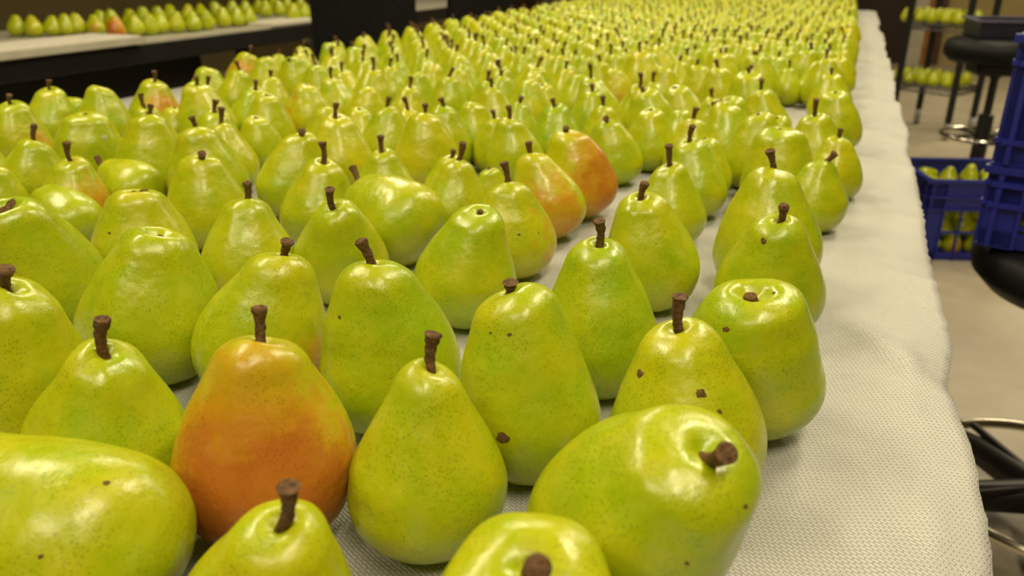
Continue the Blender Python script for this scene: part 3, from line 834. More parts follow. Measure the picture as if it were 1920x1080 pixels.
    (-0.663,3.201,0.0383),(-0.161,3.412,0.0367),(-0.856,3.138,0.0365),(-0.353,3.343,0.0375),(-0.544,3.271,0.0400),(-1.054,3.070,0.0386),(-1.252,2.996,0.0397),(-0.041,3.478,0.0367),
    (-0.739,3.204,0.0375),(-0.236,3.413,0.0380),(-0.430,3.341,0.0369),(-0.935,3.143,0.0400),(-0.622,3.269,0.0378),(-1.133,3.067,0.0406),(-0.119,3.476,0.0395),(-0.815,3.201,0.0388),
    (-0.311,3.415,0.0371),(-1.014,3.136,0.0386),(0.000,3.542,0.0372),(-0.505,3.341,0.0383),(-0.699,3.269,0.0389),(-1.214,3.067,0.0404),(-0.196,3.477,0.0373),(-0.892,3.206,0.0356),
    (-0.387,3.411,0.0390),(-1.094,3.136,0.0383),(-0.583,3.340,0.0389),(-0.077,3.546,0.0402),(-0.776,3.270,0.0377),(-0.276,3.480,0.0368),(-0.466,3.409,0.0394),(-0.977,3.209,0.0388),
    (-0.659,3.336,0.0382),(-1.169,3.135,0.0364),(-0.156,3.545,0.0382),(-0.853,3.270,0.0398),(-0.350,3.479,0.0376),(-1.055,3.203,0.0393),(-0.032,3.612,0.0397),(-0.546,3.410,0.0405),
    (-0.737,3.338,0.0395),(-1.253,3.137,0.0390),(-0.234,3.544,0.0396),(-0.931,3.271,0.0382),(-0.429,3.477,0.0374),(-1.134,3.204,0.0402),(-0.626,3.406,0.0398),(-0.116,3.614,0.0377),
    (-0.815,3.338,0.0383),(-0.313,3.547,0.0397),(-1.017,3.274,0.0365),(-0.506,3.477,0.0386),(-1.213,3.204,0.0389),(-0.703,3.407,0.0370),(0.005,3.691,0.0408),(-0.194,3.613,0.0398),
    (-0.894,3.339,0.0409),(-0.391,3.542,0.0378),(-1.093,3.272,0.0394),(-0.075,3.680,0.0399),(-0.583,3.478,0.0376),(-0.778,3.407,0.0380),(-0.974,3.338,0.0399),(-0.276,3.618,0.0374),
    (-0.467,3.544,0.0382),(-0.660,3.477,0.0389),(-1.174,3.275,0.0420),(-0.154,3.681,0.0382),(-0.855,3.408,0.0383),(-0.350,3.614,0.0368),(-0.545,3.545,0.0391),(-1.055,3.344,0.0420),
    (-0.738,3.475,0.0401),(-0.035,3.755,0.0350),(-1.255,3.276,0.0380),(-0.233,3.682,0.0399),(-0.936,3.409,0.0404),(-0.428,3.611,0.0404),(-0.623,3.546,0.0394),(-0.111,3.752,0.0406),
    (-1.136,3.347,0.0395),(-0.819,3.475,0.0396),(-0.310,3.685,0.0375),(-0.507,3.614,0.0389),(-1.015,3.414,0.0388),(-0.701,3.544,0.0382),(0.008,3.829,0.0379),(-0.191,3.751,0.0392),
    (-1.217,3.346,0.0406),(-0.897,3.478,0.0392),(-0.389,3.682,0.0407),(-0.585,3.614,0.0388),(-1.091,3.415,0.0372),(-0.070,3.822,0.0401),(-0.779,3.545,0.0405),(-0.271,3.753,0.0409),
    (-0.469,3.683,0.0392),(-0.975,3.482,0.0381),(-0.664,3.614,0.0397),(-1.173,3.416,0.0379),(-0.149,3.823,0.0382),(-0.857,3.542,0.0364),(-0.352,3.755,0.0416),(-0.546,3.681,0.0380),
    (-1.053,3.483,0.0402),(-0.030,3.896,0.0382),(-0.744,3.616,0.0400),(-0.228,3.821,0.0399),(-1.248,3.417,0.0365),(-0.933,3.550,0.0404),(-0.433,3.754,0.0396),(-1.131,3.479,0.0381),
    (-0.624,3.683,0.0401),(-0.111,3.893,0.0418),(-0.825,3.613,0.0413),(-0.313,3.824,0.0378),(-0.511,3.749,0.0384),(-1.013,3.551,0.0383),(0.009,3.963,0.0385),(-1.211,3.481,0.0375),
    (-0.704,3.685,0.0399),(-0.191,3.890,0.0386),(-0.394,3.821,0.0368),(-0.902,3.619,0.0353),(-1.092,3.550,0.0373),(-0.586,3.751,0.0375),(-0.782,3.683,0.0357),(-0.071,3.966,0.0410),
    (-0.270,3.889,0.0404),(-0.973,3.615,0.0360),(-0.469,3.822,0.0372),(-1.170,3.548,0.0406),(-0.664,3.753,0.0404),(-0.150,3.964,0.0376),(-0.862,3.684,0.0387),(-0.350,3.892,0.0394),
    (-1.055,3.614,0.0369),(-0.546,3.818,0.0396),(-1.253,3.546,0.0398),(-0.741,3.752,0.0368),(-0.034,4.038,0.0395),(-0.229,3.960,0.0414),(-0.938,3.682,0.0372),(-0.429,3.889,0.0400),
    (-1.130,3.613,0.0359),(-0.624,3.821,0.0380),(-0.115,4.031,0.0375),(-0.820,3.753,0.0420),(-1.014,3.679,0.0392),(-0.310,3.960,0.0392),(-0.506,3.888,0.0379),(0.011,4.102,0.0383),
    (-1.214,3.617,0.0407),(-0.708,3.821,0.0398),(-0.192,4.031,0.0390),(-0.900,3.751,0.0385),(-0.387,3.962,0.0386),(-1.095,3.683,0.0413),(-0.585,3.889,0.0410),(-0.076,4.101,0.0359),
    (-0.978,3.747,0.0386),(-0.784,3.825,0.0373),(-0.272,4.030,0.0404),(-0.466,3.959,0.0406),(-0.665,3.889,0.0407),(-1.175,3.687,0.0388),(-0.152,4.100,0.0404),(-0.861,3.823,0.0391),
    (-0.350,4.028,0.0368),(-1.055,3.753,0.0392),(-0.546,3.959,0.0392),(-0.030,4.169,0.0403),(-1.254,3.687,0.0398),(-0.745,3.890,0.0386),(-0.235,4.100,0.0387),(-0.942,3.820,0.0420),
    (-0.426,4.031,0.0385),(-1.135,3.754,0.0404),(-0.625,3.959,0.0397),(-0.110,4.168,0.0396),(-0.822,3.891,0.0390),(-0.315,4.096,0.0386),(-1.022,3.823,0.0383),(-0.504,4.030,0.0394),
    (-1.214,3.754,0.0386),(-0.705,3.959,0.0401),(-0.194,4.165,0.0375),(0.004,4.245,0.0388),(-0.902,3.891,0.0404),(-0.391,4.098,0.0368),(-1.098,3.824,0.0381),(-0.585,4.029,0.0411),
    (-0.072,4.234,0.0370),(-0.784,3.959,0.0383),(-0.270,4.168,0.0373),(-0.979,3.889,0.0358),(-0.466,4.098,0.0355),(-0.665,4.027,0.0389),(-1.177,3.824,0.0404),(-0.152,4.234,0.0382),
    (-0.862,3.960,0.0392),(-0.348,4.168,0.0407),(-1.052,3.893,0.0378),(-0.544,4.099,0.0413),(-1.258,3.822,0.0408),(-0.743,4.029,0.0395),(-0.230,4.233,0.0394),(-0.033,4.312,0.0372),
    (-0.941,3.960,0.0389),(-0.427,4.165,0.0383),(-1.127,3.892,0.0360),(-0.110,4.301,0.0404),(-0.623,4.102,0.0385),(-0.822,4.028,0.0398),(-0.309,4.238,0.0400),(-1.018,3.960,0.0376),
    (-0.505,4.170,0.0397),(0.008,4.374,0.0370),(-1.218,3.892,0.0390),(-0.702,4.098,0.0408),(-0.191,4.302,0.0401),(-0.901,4.027,0.0393),(-1.091,3.955,0.0350),(-0.388,4.237,0.0396),
    (-0.586,4.169,0.0377),(-0.070,4.376,0.0365),(-0.784,4.101,0.0420),(-0.273,4.306,0.0372),(-0.981,4.030,0.0411),(-1.170,3.955,0.0403),(-0.467,4.238,0.0392),(-0.665,4.168,0.0388),
    (-0.148,4.373,0.0412),(-0.866,4.098,0.0395),(-0.349,4.306,0.0389),(-1.061,4.025,0.0405),(-0.546,4.236,0.0391),(-0.032,4.442,0.0393),(-1.252,3.961,0.0379),(-0.742,4.168,0.0381),
    (-0.231,4.373,0.0414),(-0.428,4.306,0.0393),(-0.942,4.102,0.0376),(-1.141,4.030,0.0397),(-0.626,4.237,0.0414),(-0.110,4.444,0.0386),(-0.818,4.171,0.0358),(-0.310,4.374,0.0382),
    (-1.020,4.100,0.0400),(0.005,4.510,0.0352),(-0.508,4.307,0.0410),(-1.219,4.031,0.0384),(-0.189,4.443,0.0391),(-0.706,4.238,0.0398),(-0.901,4.168,0.0392),(-0.390,4.375,0.0407),
    (-1.099,4.097,0.0390),(-0.070,4.511,0.0392),(-0.588,4.309,0.0392),(-0.784,4.237,0.0379),(-0.269,4.445,0.0407),(-0.978,4.169,0.0375),(-0.469,4.377,0.0394),(-1.178,4.100,0.0398),
    (-0.151,4.513,0.0412),(-0.668,4.309,0.0405),(-0.862,4.238,0.0404),(-0.349,4.444,0.0398),(-1.055,4.171,0.0395),(-0.549,4.377,0.0403),(-0.037,4.581,0.0379),(-1.259,4.100,0.0405),
    (-0.747,4.305,0.0382),(-0.231,4.516,0.0391),(-0.941,4.235,0.0380),(-0.430,4.444,0.0390),(-1.135,4.168,0.0407),(-0.628,4.377,0.0372),(-0.115,4.585,0.0394),(-0.824,4.307,0.0389),
    (-0.309,4.515,0.0392),(-1.017,4.239,0.0377),(-0.001,4.647,0.0372),(-0.509,4.446,0.0392),(-1.217,4.171,0.0409),(-0.702,4.379,0.0369),(-0.194,4.583,0.0373),(-0.900,4.306,0.0370),
    (-0.390,4.515,0.0420),(-1.096,4.237,0.0380),(-0.589,4.445,0.0398),(-0.077,4.654,0.0393),(-0.779,4.376,0.0400),(-0.271,4.583,0.0390),(-0.977,4.305,0.0397),(-0.471,4.515,0.0388),
    (-1.174,4.239,0.0395),(-0.666,4.445,0.0377),(-0.157,4.652,0.0394),(-0.857,4.377,0.0379),(-0.350,4.586,0.0400),(-1.057,4.305,0.0400),(-0.031,4.719,0.0403),(-0.550,4.516,0.0407),
    (-0.742,4.445,0.0385),(-1.259,4.242,0.0414),(-0.235,4.652,0.0386),(-0.935,4.374,0.0402),(-0.431,4.586,0.0401),(-1.136,4.307,0.0379),(-0.629,4.512,0.0380),(-0.119,4.720,0.0385),
    (-0.818,4.445,0.0367),(-1.017,4.376,0.0415),(-0.316,4.656,0.0379),(-0.508,4.581,0.0369),(0.006,4.790,0.0395),(-1.212,4.307,0.0379),(-0.704,4.510,0.0368),(-0.195,4.718,0.0368),
    (-0.896,4.447,0.0420),(-0.391,4.652,0.0372),(-1.097,4.373,0.0388),(-0.076,4.788,0.0418),(-0.583,4.588,0.0387),(-0.781,4.510,0.0373),(-0.273,4.721,0.0406),(-0.977,4.446,0.0388),
    (-1.175,4.374,0.0385),(-0.469,4.656,0.0401),(-0.661,4.583,0.0400),(-0.158,4.788,0.0397),(-0.855,4.515,0.0373),(-0.351,4.723,0.0380),(-1.055,4.446,0.0381),(-0.033,4.858,0.0385),
    (-1.252,4.375,0.0382),(-0.741,4.578,0.0407),(-0.548,4.657,0.0391),(-0.941,4.514,0.0384),(-0.238,4.794,0.0400),(-1.133,4.442,0.0383),(-0.429,4.725,0.0398),(-0.626,4.654,0.0393),
    (-0.112,4.861,0.0395),(-0.820,4.585,0.0387),(-0.318,4.789,0.0355),(-1.018,4.513,0.0383),(0.007,4.922,0.0369),(-1.213,4.441,0.0384),(-0.508,4.725,0.0393),(-0.704,4.649,0.0391),
    (-0.898,4.581,0.0408),(-0.193,4.862,0.0419),(-1.097,4.512,0.0402),(-0.392,4.793,0.0382),(-1.290,4.441,0.0384),(-0.070,4.929,0.0402),(-0.589,4.725,0.0410),(-0.782,4.655,0.0394),
    (-0.979,4.583,0.0401),(-0.274,4.864,0.0388),(-0.469,4.792,0.0374),(-1.177,4.511,0.0401),(-0.670,4.720,0.0397),(-0.151,4.933,0.0401),(-0.862,4.652,0.0398),(-0.353,4.861,0.0405),
    (-1.058,4.583,0.0399),(-0.547,4.794,0.0391),(-1.257,4.512,0.0394),(-0.036,5.000,0.0384),(-0.746,4.727,0.0365),(-0.939,4.651,0.0371),(-0.232,4.936,0.0405),(-0.431,4.857,0.0358),
    (-1.139,4.582,0.0403),(-0.625,4.797,0.0383),(-0.822,4.722,0.0384),(-0.117,5.004,0.0383),(-1.014,4.653,0.0379),(-0.313,4.934,0.0408),(-1.215,4.580,0.0363),(-0.507,4.862,0.0400),
    (0.002,5.071,0.0418),(-0.704,4.794,0.0412),(-0.899,4.720,0.0377),(-0.197,5.003,0.0354),(-1.094,4.654,0.0390),(-0.396,4.932,0.0415),(-0.585,4.862,0.0380),(-1.291,4.584,0.0392),
    (-0.781,4.791,0.0362),(-0.972,4.716,0.0354),(-0.082,5.072,0.0376),(-0.274,5.003,0.0387),(-1.172,4.654,0.0390),(-0.477,4.936,0.0396),(-0.664,4.862,0.0381),(-0.854,4.790,0.0362),
    (-0.159,5.073,0.0369),(-1.052,4.719,0.0387),(-0.351,5.002,0.0364),(-1.251,4.652,0.0397),(-0.555,4.933,0.0390),(-0.740,4.865,0.0384),(-0.931,4.792,0.0412),(-0.237,5.073,0.0406),
    (-1.129,4.724,0.0382),(-0.429,5.008,0.0420),(-0.817,4.856,0.0381),(-0.631,4.931,0.0371),(-1.014,4.791,0.0419),(-0.316,5.068,0.0386),(-1.209,4.725,0.0413),(-0.513,5.009,0.0418),
    (-0.708,4.935,0.0390),(-0.893,4.862,0.0379),(-1.093,4.791,0.0372),(-1.287,4.724,0.0369),(-0.593,5.001,0.0380),(-0.393,5.081,0.0388),(-0.785,4.928,0.0388),(-0.973,4.864,0.0413),
    (-1.169,4.794,0.0379),(-0.470,5.077,0.0372),(-0.860,4.927,0.0352),(-0.671,5.005,0.0397),(-1.052,4.861,0.0372),(-1.249,4.794,0.0379),(-0.745,4.999,0.0351),(-0.546,5.083,0.0388),
    (-0.933,4.931,0.0374),(-1.128,4.860,0.0389),(-0.821,4.999,0.0398),(-0.623,5.077,0.0380),(-1.011,4.932,0.0369),(-1.209,4.862,0.0410),(-0.897,4.997,0.0365),(-0.702,5.079,0.0408),
    (-1.087,4.929,0.0397),(-1.289,4.859,0.0383),(-0.782,5.068,0.0395),(-0.972,4.997,0.0378),(-1.165,4.928,0.0375),(-0.861,5.066,0.0386),(-1.049,4.998,0.0388),(-1.246,4.931,0.0373),
    (-0.939,5.066,0.0391),(-1.125,4.996,0.0367),(-1.014,5.065,0.0362),(-1.203,4.996,0.0401),(-1.090,5.063,0.0377),(-1.282,4.999,0.0389),(-1.166,5.066,0.0381),(-1.246,5.070,0.0406),
]

LOOK = {
    "A": ("huge blurred pear lying on its side in bottom left corner", 0, "F", 0.45),
    "B": ("green pear cut by bottom edge, blurred brown stem before the orange pear", 0, "F", 0.55),
    "C": ("stubby pear top cut off at the bottom edge, centre", 0, "F", 0.5),
    "D": ("large green pear lying on its side, stem toward camera, front right", 0, "F", 0.35),
    "E": ("plump teardrop pear standing alone front centre, tall brown stem", 0, "F", 0.42),
    "F": ("orange-blushed pear in the front row, upright brown stem", 0.8, "F", 0.7),
    "G": ("green pear with knobbed stem, left neighbour of the orange front pear", 0, "F", 0.4),
    "H": ("speckled pear cut by left frame edge, half its stem showing", 0, "F", 0.55),
    "I": ("broad stemless pear with round dimple, left of centre, second row", 0, "F", 0.4),
    "J": ("pear with orange right shoulder and short stem, behind the orange pear", 0.46, "R", 0.45),
    "K": ("shiny pear with forked leaning stem, left of front centre", 0, "F", 0.3),
    "L": ("blunt tall pear with short stub stem pointing at camera, centre", 0, "F", 0.4),
    "M": ("freckled green pear with thick dark stem set in a notch", 0, "F", 0.3),
    "N": ("front right pear with rough brown stem and brown scar marks", 0.2, "R", 0.5),
    "O": ("round green pear with open dimple at right edge, no stem", 0.3, "R", 0.35),
    "P": ("pear with brown spot on shoulder, right edge, behind the dimpled one", 0, "F", 0.35),
    "Q": ("tall pear with forked dark stem, second behind dimpled right-edge pear", 0, "F", 0.45),
    "R": ("right-edge pear whose stem leans out toward the bare cloth", 0, "F", 0.45),
    "S": ("bright pear with stem slanting right, right of the red pear", 0.15, "L", 0.45),
    "T": ("freckled stemless pear with tiny black scar, middle of the photo", 0, "F", 0.3),
    "U": ("glossy yellow-green pear with orange right flank, stout stem", 0.5, "R", 0.6),
    "V": ("slim golden-orange pear leaning left, beside the red pear", 0.6, "F", 0.8),
    "W": ("red-cheeked pear, the reddest, right of centre", 0.74, "R", 0.7),
    "X": ("pear lying toward the right with its stem at the left", 0, "F", 0.4),
    "Y": ("pear with pinkish right side and bent stem, left of stemless freckled pear", 0.34, "R", 0.45),
    "Z": ("yellow-green pear with short upright stem, above orange-shouldered pear", 0, "F", 0.5),
    "AA": ("stemless pear with brown russet top, behind the broad dimpled pear", 0.0, "F", 0.5),
    "AB": ("wide stemless pear cut by the left edge, russet crown", 0, "F", 0.35),
    "AC": ("small lying pear with dark button end, far left", 0, "F", 0.4),
    "AD": ("rounded pear with tiny crumpled dark stub, left middle", 0, "F", 0.5),
    "AE": ("lying pear with thick dark stem pointing up left", 0, "F", 0.5),
    "AF": ("small pinkish-brown pear with leaning stem, left side", 0.58, "R", 0.5),
    "AG": ("pear with long straight stem, above the bent-stemmed pear", 0, "F", 0.4),
    "AH": ("slim-necked pear with slanted stem and rusty base, upper middle", 0.38, "F", 0.45),
    "AI": ("narrow-necked pear with short dull stem, behind lying pear", 0, "F", 0.45),
    "AJ": ("golden-topped pear with shiny crown and short stem, upper middle", 0.28, "F", 0.7),
    "AK": ("smooth pale pear without stem, right of golden-topped pear", 0, "F", 0.4),
    "AL": ("bell-shaped pear with dark leaning stem, behind golden-orange pear", 0, "F", 0.4),
    "AM": ("pear with tiny peg stem, left of long-stemmed middle pear", 0, "F", 0.5),
    "AN": ("yellowish pear with straight stem, left of narrow-necked pear", 0.15, "R", 0.7),
    "AO": ("slim pear with straight stem, behind the slanted-stem right pear", 0, "F", 0.45),
    "AP": ("pear with stout forked stem in wide hollow, right rear", 0, "F", 0.35),
    "AQ": ("half-hidden pear peeking right of the forked-stem pear", 0, "F", 0.45),
    "AR": ("pear with small button stem, right behind the red pear", 0, "F", 0.4),
    "AS": ("stemless smooth pear, right of the button-stem pear", 0, "F", 0.4),
    "AT": ("blunt stemless pear with bright square highlight, right side", 0, "F", 0.4),
    "AU": ("squat pear without stem, left of the right-edge stem pair", 0, "F", 0.45),
    "AV": ("conical pear with straight stem near right edge of crowd", 0, "F", 0.45),
    "AW": ("outermost right-edge pear bulging over the bare cloth", 0, "F", 0.5),
    "AX": ("lying pear with long dark stem pointing down left, right rear", 0, "F", 0.55),
    "AY": ("big rounded pear with dark notch stem, right rear", 0, "F", 0.4),
    "AZ": ("pear with short square stem before the big rounded rear pear", 0, "F", 0.5),
    "BA": ("pear with side-pointing stem stub behind the blunt stemless one", 0, "F", 0.4),
    "BB": ("small rear pear with dull stem near the right edge", 0.2, "F", 0.55),
    "BC": ("rear right pear with long thin dark stem", 0, "F", 0.5),
    "BD": ("green pear with wide dark leafy hollow at its top, right rear", 0, "F", 0.35),
    "BE": ("pear with grey dimple, right of the leafy-hollowed pear", 0, "F", 0.4),
    "BF": ("creamy small pear behind the grey-dimpled pear", 0.2, "F", 0.7),
    "BG": ("slanting pear with thin tall stem, behind red pear", 0, "F", 0.45),
    "BGb": ("dark green pear with short thick stem behind the bell-shaped pear", 0, "F", 0.25),
    "BH": ("large golden pear with thin dark stem, rear centre right", 0.2, "L", 0.75),
    "BI": ("small orange-tinted pear left below the large golden rear pear", 0.5, "F", 0.7),
    "BJ": ("pinkish-topped rear pear right of the large golden pear", 0.3, "L", 0.7),
    "BK": ("rear pear with knobby stem left of the right rim", 0, "F", 0.5),
    "BL": ("rear pear with brownish flank and crooked stem", 0.4, "R", 0.6),
    "BN": ("cool green pear with round stub stem, behind the red pear", 0, "F", 0.15),
    "BO": ("pale pear with dark upright stem, rear centre", 0, "F", 0.55),
    "BP": ("rear stemless pear right of the pale upright-stemmed pear", 0, "F", 0.5),
    "BQ": ("rusty-sided small rear pear, centre", 0.5, "R", 0.6),
    "BR": ("rear pear with stem slanting right, upper centre", 0, "F", 0.4),
    "BS": ("smooth rear pear left of the slanted-stem rear pear", 0, "F", 0.4),
    "BV": ("plain pear with stem leaning right, behind narrow-necked pear", 0, "F", 0.45),
    "BVb": ("golden pear with stem leaning left, wedged behind golden-topped pear", 0.25, "F", 0.75),
    "BW": ("small brown-flecked pear right behind the yellowish straight-stem pear", 0.3, "F", 0.5),
    "BX": ("bright yellow stemless pear, upper left of centre", 0, "F", 0.7),
    "BY": ("olive pear with straight dark stem, upper left of centre", 0, "F", 0.5),
    "BZ": ("yellowish rear pear with thin stem behind the olive one", 0.3, "F", 0.7),
    "CB": ("peach-tinted smooth pear, upper left", 0.55, "L", 0.65),
    "CC": ("rear pear with two dark marks at its crown", 0, "F", 0.5),
    "CD": ("pear with orange left flank and short dark stem, upper left", 0.42, "L", 0.4),
    "CE": ("tall smooth pear without stem in front of the peach-tinted pear", 0, "F", 0.45),
    "CF": ("dimpled pear with reddish-orange left edge, upper left", 0.45, "L", 0.45),
    "CG": ("orange rear pear with crooked stem, against the dark", 0.62, "F", 0.6),
    "CGb": ("pear with pink crown in front of the orange rear pear", 0.32, "R", 0.4),
    "CH": ("pale rear pear just right of the orange rear pear", 0, "F", 0.5),
    "CI": ("broad olive pear with short stem, upper left", 0.15, "L", 0.5),
    "CJ": ("bright stemless pear behind the broad olive pear", 0, "F", 0.35),
    "CK": ("two-toned pear, green left and rusty orange right, at left rim", 0.66, "R", 0.4),
    "CL": ("stemless green pear at the left rim against the dark", 0, "F", 0.4),
    "CM": ("left-rim pear with brown stem and pinkish right shoulder", 0.4, "R", 0.45),
    "CN": ("small lying pear with stem pointing up left, left rim", 0, "F", 0.35),
    "CO": ("left-rim pear with brownish right cheek and stem in hollow", 0.45, "R", 0.45),
    "CP": ("left pear with tall straight stem in small hollow", 0, "F", 0.45),
    "CQ": ("pear with round pale scar on its side, left", 0, "F", 0.4),
    "CR": ("large pear with stem in deep notch, left", 0, "F", 0.5),
    "CRb": ("small pear top right behind the deep-notched pear", 0, "F", 0.4),
    "CS": ("pear with left-leaning stem, right of the deep-notched pear", 0, "F", 0.45),
    "CT": ("pear sliver at the left frame edge below tall straight stem", 0, "F", 0.5),
    "CU": ("small pear shoulder squeezed between rusty-based and glossy yellow-green pears", 0, "F", 0.4),
}

FILL_LABEL = [
    "blurred green pear in front and right of the golden-topped pear",
    "blurred green pear in front and left of the left-rim pear with brownish cheek",
    "blurred green pear in front and right of the conical right-edge pear",
    "blurred green pear behind and right of the pear with left-leaning stem",
    "blurred green pear behind and left of the squat stemless right-side pear",
    "blurred green pear directly behind the large pear with notched stem",
    "blurred green pear just left of the blunt pear with square highlight",
    "blurred green pear right in front of the broad olive pear",
    "blurred green pear just right of the smooth pale stemless pear",
    "blurred green pear behind and right of the golden-topped pear",
    "blurred green pear in front and right of the rear pear with short square stem",
    "blurred green pear just left of the small brown-flecked pear",
    "blurred green pear just left of the small pear behind the deep-notched one",
    "blurred green pear in front and right of the dark green short-stemmed rear pear",
    "blurred green pear right in front of the grey-dimpled pear",
    "blurred green pear in front and left of the stemless rear pear, centre",
    "blurred green pear behind and left of the pear with side-pointing stub",
    "blurred green pear directly behind the broad olive pear",
    "blurred green pear in front and left of the smooth rear pear, upper centre",
    "blurred green pear behind and left of the pear with dark leafy hollow",
    "blurred green pear behind and right of the pear with orange left flank",
    "blurred green pear directly behind the pale rear pear with upright stem",
    "blurred green pear behind and left of the grey-dimpled pear",
    "blurred green pear directly behind the big rounded rear pear with notch stem",
    "blurred green pear behind and left of the stemless rear pear, centre",
    "blurred green pear behind and left of the slanting pear with thin tall stem",
    "blurred green pear just right of the yellowish rear pear with thin stem",
    "blurred green pear directly behind the rusty-sided small rear pear",
    "blurred green pear right in front of the brown-flanked rear pear",
    "blurred green pear behind and left of the rusty-sided small rear pear",
    "blurred green pear behind and right of the rear pear with right-slanting stem",
    "blurred green pear behind and right of the rusty-sided small rear pear",
    "blurred green pear right in front of the pinkish-topped rear pear",
    "blurred green pear directly behind the stemless rear pear, centre",
    "blurred green pear behind and left of the smooth rear pear, upper centre",
    "blurred green pear just right of the rear pear with two crown marks",
    "blurred green pear behind and right of the smooth rear pear, upper centre",
    "blurred green pear directly behind the smooth pale stemless pear",
    "blurred green pear just left of the small orange-tinted rear pear",
    "blurred green pear behind and left of the pale rear pear with upright stem",
    "blurred green pear behind and right of the yellowish rear pear with thin stem",
    "blurred green pear behind and right of the pale rear pear with upright stem",
    "blurred green pear just right of the knobby-stemmed rear pear",
    "blurred green pear behind and left of the small orange-tinted rear pear",
    "blurred green pear behind and left of the yellowish rear pear with thin stem",
    "blurred green pear behind and left of the rear pear with right-slanting stem",
    "blurred green pear behind and left of the creamy small rear pear",
    None,
    "blurred green pear directly behind the knobby-stemmed rear pear",
    "blurred green pear behind and right of the bright yellow stemless pear",
    "blurred green pear behind and right of the stemless rear pear, centre",
    "blurred green pear directly behind the rear pear with right-slanting stem",
    "blurred green pear behind and right of the olive pear with straight stem",
    "blurred green pear directly behind the small orange-tinted rear pear",
    None,
    "blurred green pear behind and right of the knobby-stemmed rear pear",
    "blurred green pear directly behind the smooth rear pear, upper centre",
    "blurred green pear directly behind the olive pear with straight stem",
    "blurred green pear directly behind the slanting pear with thin tall stem",
    "blurred green pear just right of the pinkish-topped rear pear",
    None,
    "blurred green pear behind and right of the rear right pear with long thin stem",
    None,
    "blurred green pear directly behind the large golden rear pear",
    "blurred green pear behind and right of the rear pear with two crown marks",
    "blurred green pear behind and left of the rear right pear with long thin stem",
    None,
    None,
    "blurred green pear directly behind the bright yellow stemless pear",
    "blurred green pear just left of the large golden rear pear",
    "blurred green pear just right of the brown-flanked rear pear",
    None,
    "blurred green pear behind and right of the pale rear pear beside orange one",
    "blurred green pear directly behind the yellowish rear pear with thin stem",
    None,
    "blurred green pear directly behind the dark green short-stemmed rear pear",
    "blurred green pear directly behind the rear right pear with long thin stem",
    None,
    "blurred green pear behind and right of the brown-flanked rear pear",
    "blurred green pear just right of the pale rear pear beside orange one",
    None,
    "blurred green pear behind and left of the large golden rear pear",
    None,
    "blurred green pear behind and left of the lying pear with long stem, right rear",
    None,
    "blurred green pear directly behind the creamy small rear pear",
    None,
    None,
    "blurred green pear behind and right of the creamy small rear pear",
    None,
    "blurred green pear directly behind the small right-rim pear with dull stem",
    None,
    "blurred green pear directly behind the lying pear with long stem, right rear",
    None,
    "blurred green pear behind and left of the pinkish-topped rear pear",
    "blurred green pear directly behind the peach-tinted smooth pear",
    None,
    "blurred green pear directly behind the brown-flanked rear pear",
    "blurred green pear just left of the pinkish-topped rear pear",
    None,
    "blurred green pear directly behind the rear pear with two crown marks",
    "blurred green pear behind and right of the big rounded rear pear with notch stem",
    None,
    None,
    "blurred green pear behind and right of the large golden rear pear",
    None,
    None,
    "blurred green pear behind and left of the knobby-stemmed rear pear",
    None,
    None,
    None,
    "blurred green pear behind and right of the small orange-tinted rear pear",
    None,
    None,
    None,
    None,
    "blurred green pear behind and left of the brown-flanked rear pear",
    None,
    None,
    "blurred green pear behind and right of the lying pear with long stem, right rear",
    None,
    None,
    "blurred green pear behind and right of the pinkish-topped rear pear",
    None,
    None,
    None,
    None,
    None,
    None,
    None,
    None,
    None,
    None,
    None,
    None,
    None,
    None,
    None,
    None,
    None,
    None,
    "blurred green pear directly behind the pinkish-topped rear pear",
    None,
    None,
    None,
    None,
    None,
    None,
    None,
    None,
    None,
    None,
    None,
    None,
    None,
    None,
    None,
    None,
    None,
    None,
    None,
    None,
    None,
    None,
    None,
    None,
    None,
    None,
    None,
    None,
    None,
    None,
    None,
    None,
    None,
    None,
    None,
    None,
    None,
    None,
    None,
    None,
    None,
    None,
    None,
    None,
    None,
    None,
    None,
    None,
    None,
    None,
    None,
    None,
    None,
    None,
    None,
    None,
    None,
    None,
    None,
]


def pix(px, py, z):
    """point of the horizontal plane z (above the floor) seen at a place in the photograph"""
    x, y = (px - 960) / 1500, (py - 540) / 1500
    c, s = math.cos(PITCH), math.sin(PITCH)
    fw, up = c - s * y, -s - c * y
    v = Vector((x * math.cos(YAW) - fw * math.sin(YAW), x * math.sin(YAW) + fw * math.cos(YAW), up))
    t = (z - TABLE - .28) / v.z
    return Vector((0, 0, TABLE + .28)) + v * t


RIGHT = Vector((math.cos(YAW), math.sin(YAW), 0))
FRONT = Vector((math.sin(YAW), -math.cos(YAW), 0))
DIRS = {'R': (RIGHT * .92 + FRONT * .4), 'L': (-RIGHT * .92 + FRONT * .4), 'F': FRONT + RIGHT * .15}
PEARS = 'pears standing on the white tablecloth'


def tint(body, quat, strength, direction, yellow):
    v = quat.inverted() @ DIRS[direction]
    body.color = (strength, (math.atan2(v.y, v.x) / (2 * PI)) % 1.0, yellow, 1)


def cap(s):
    return s


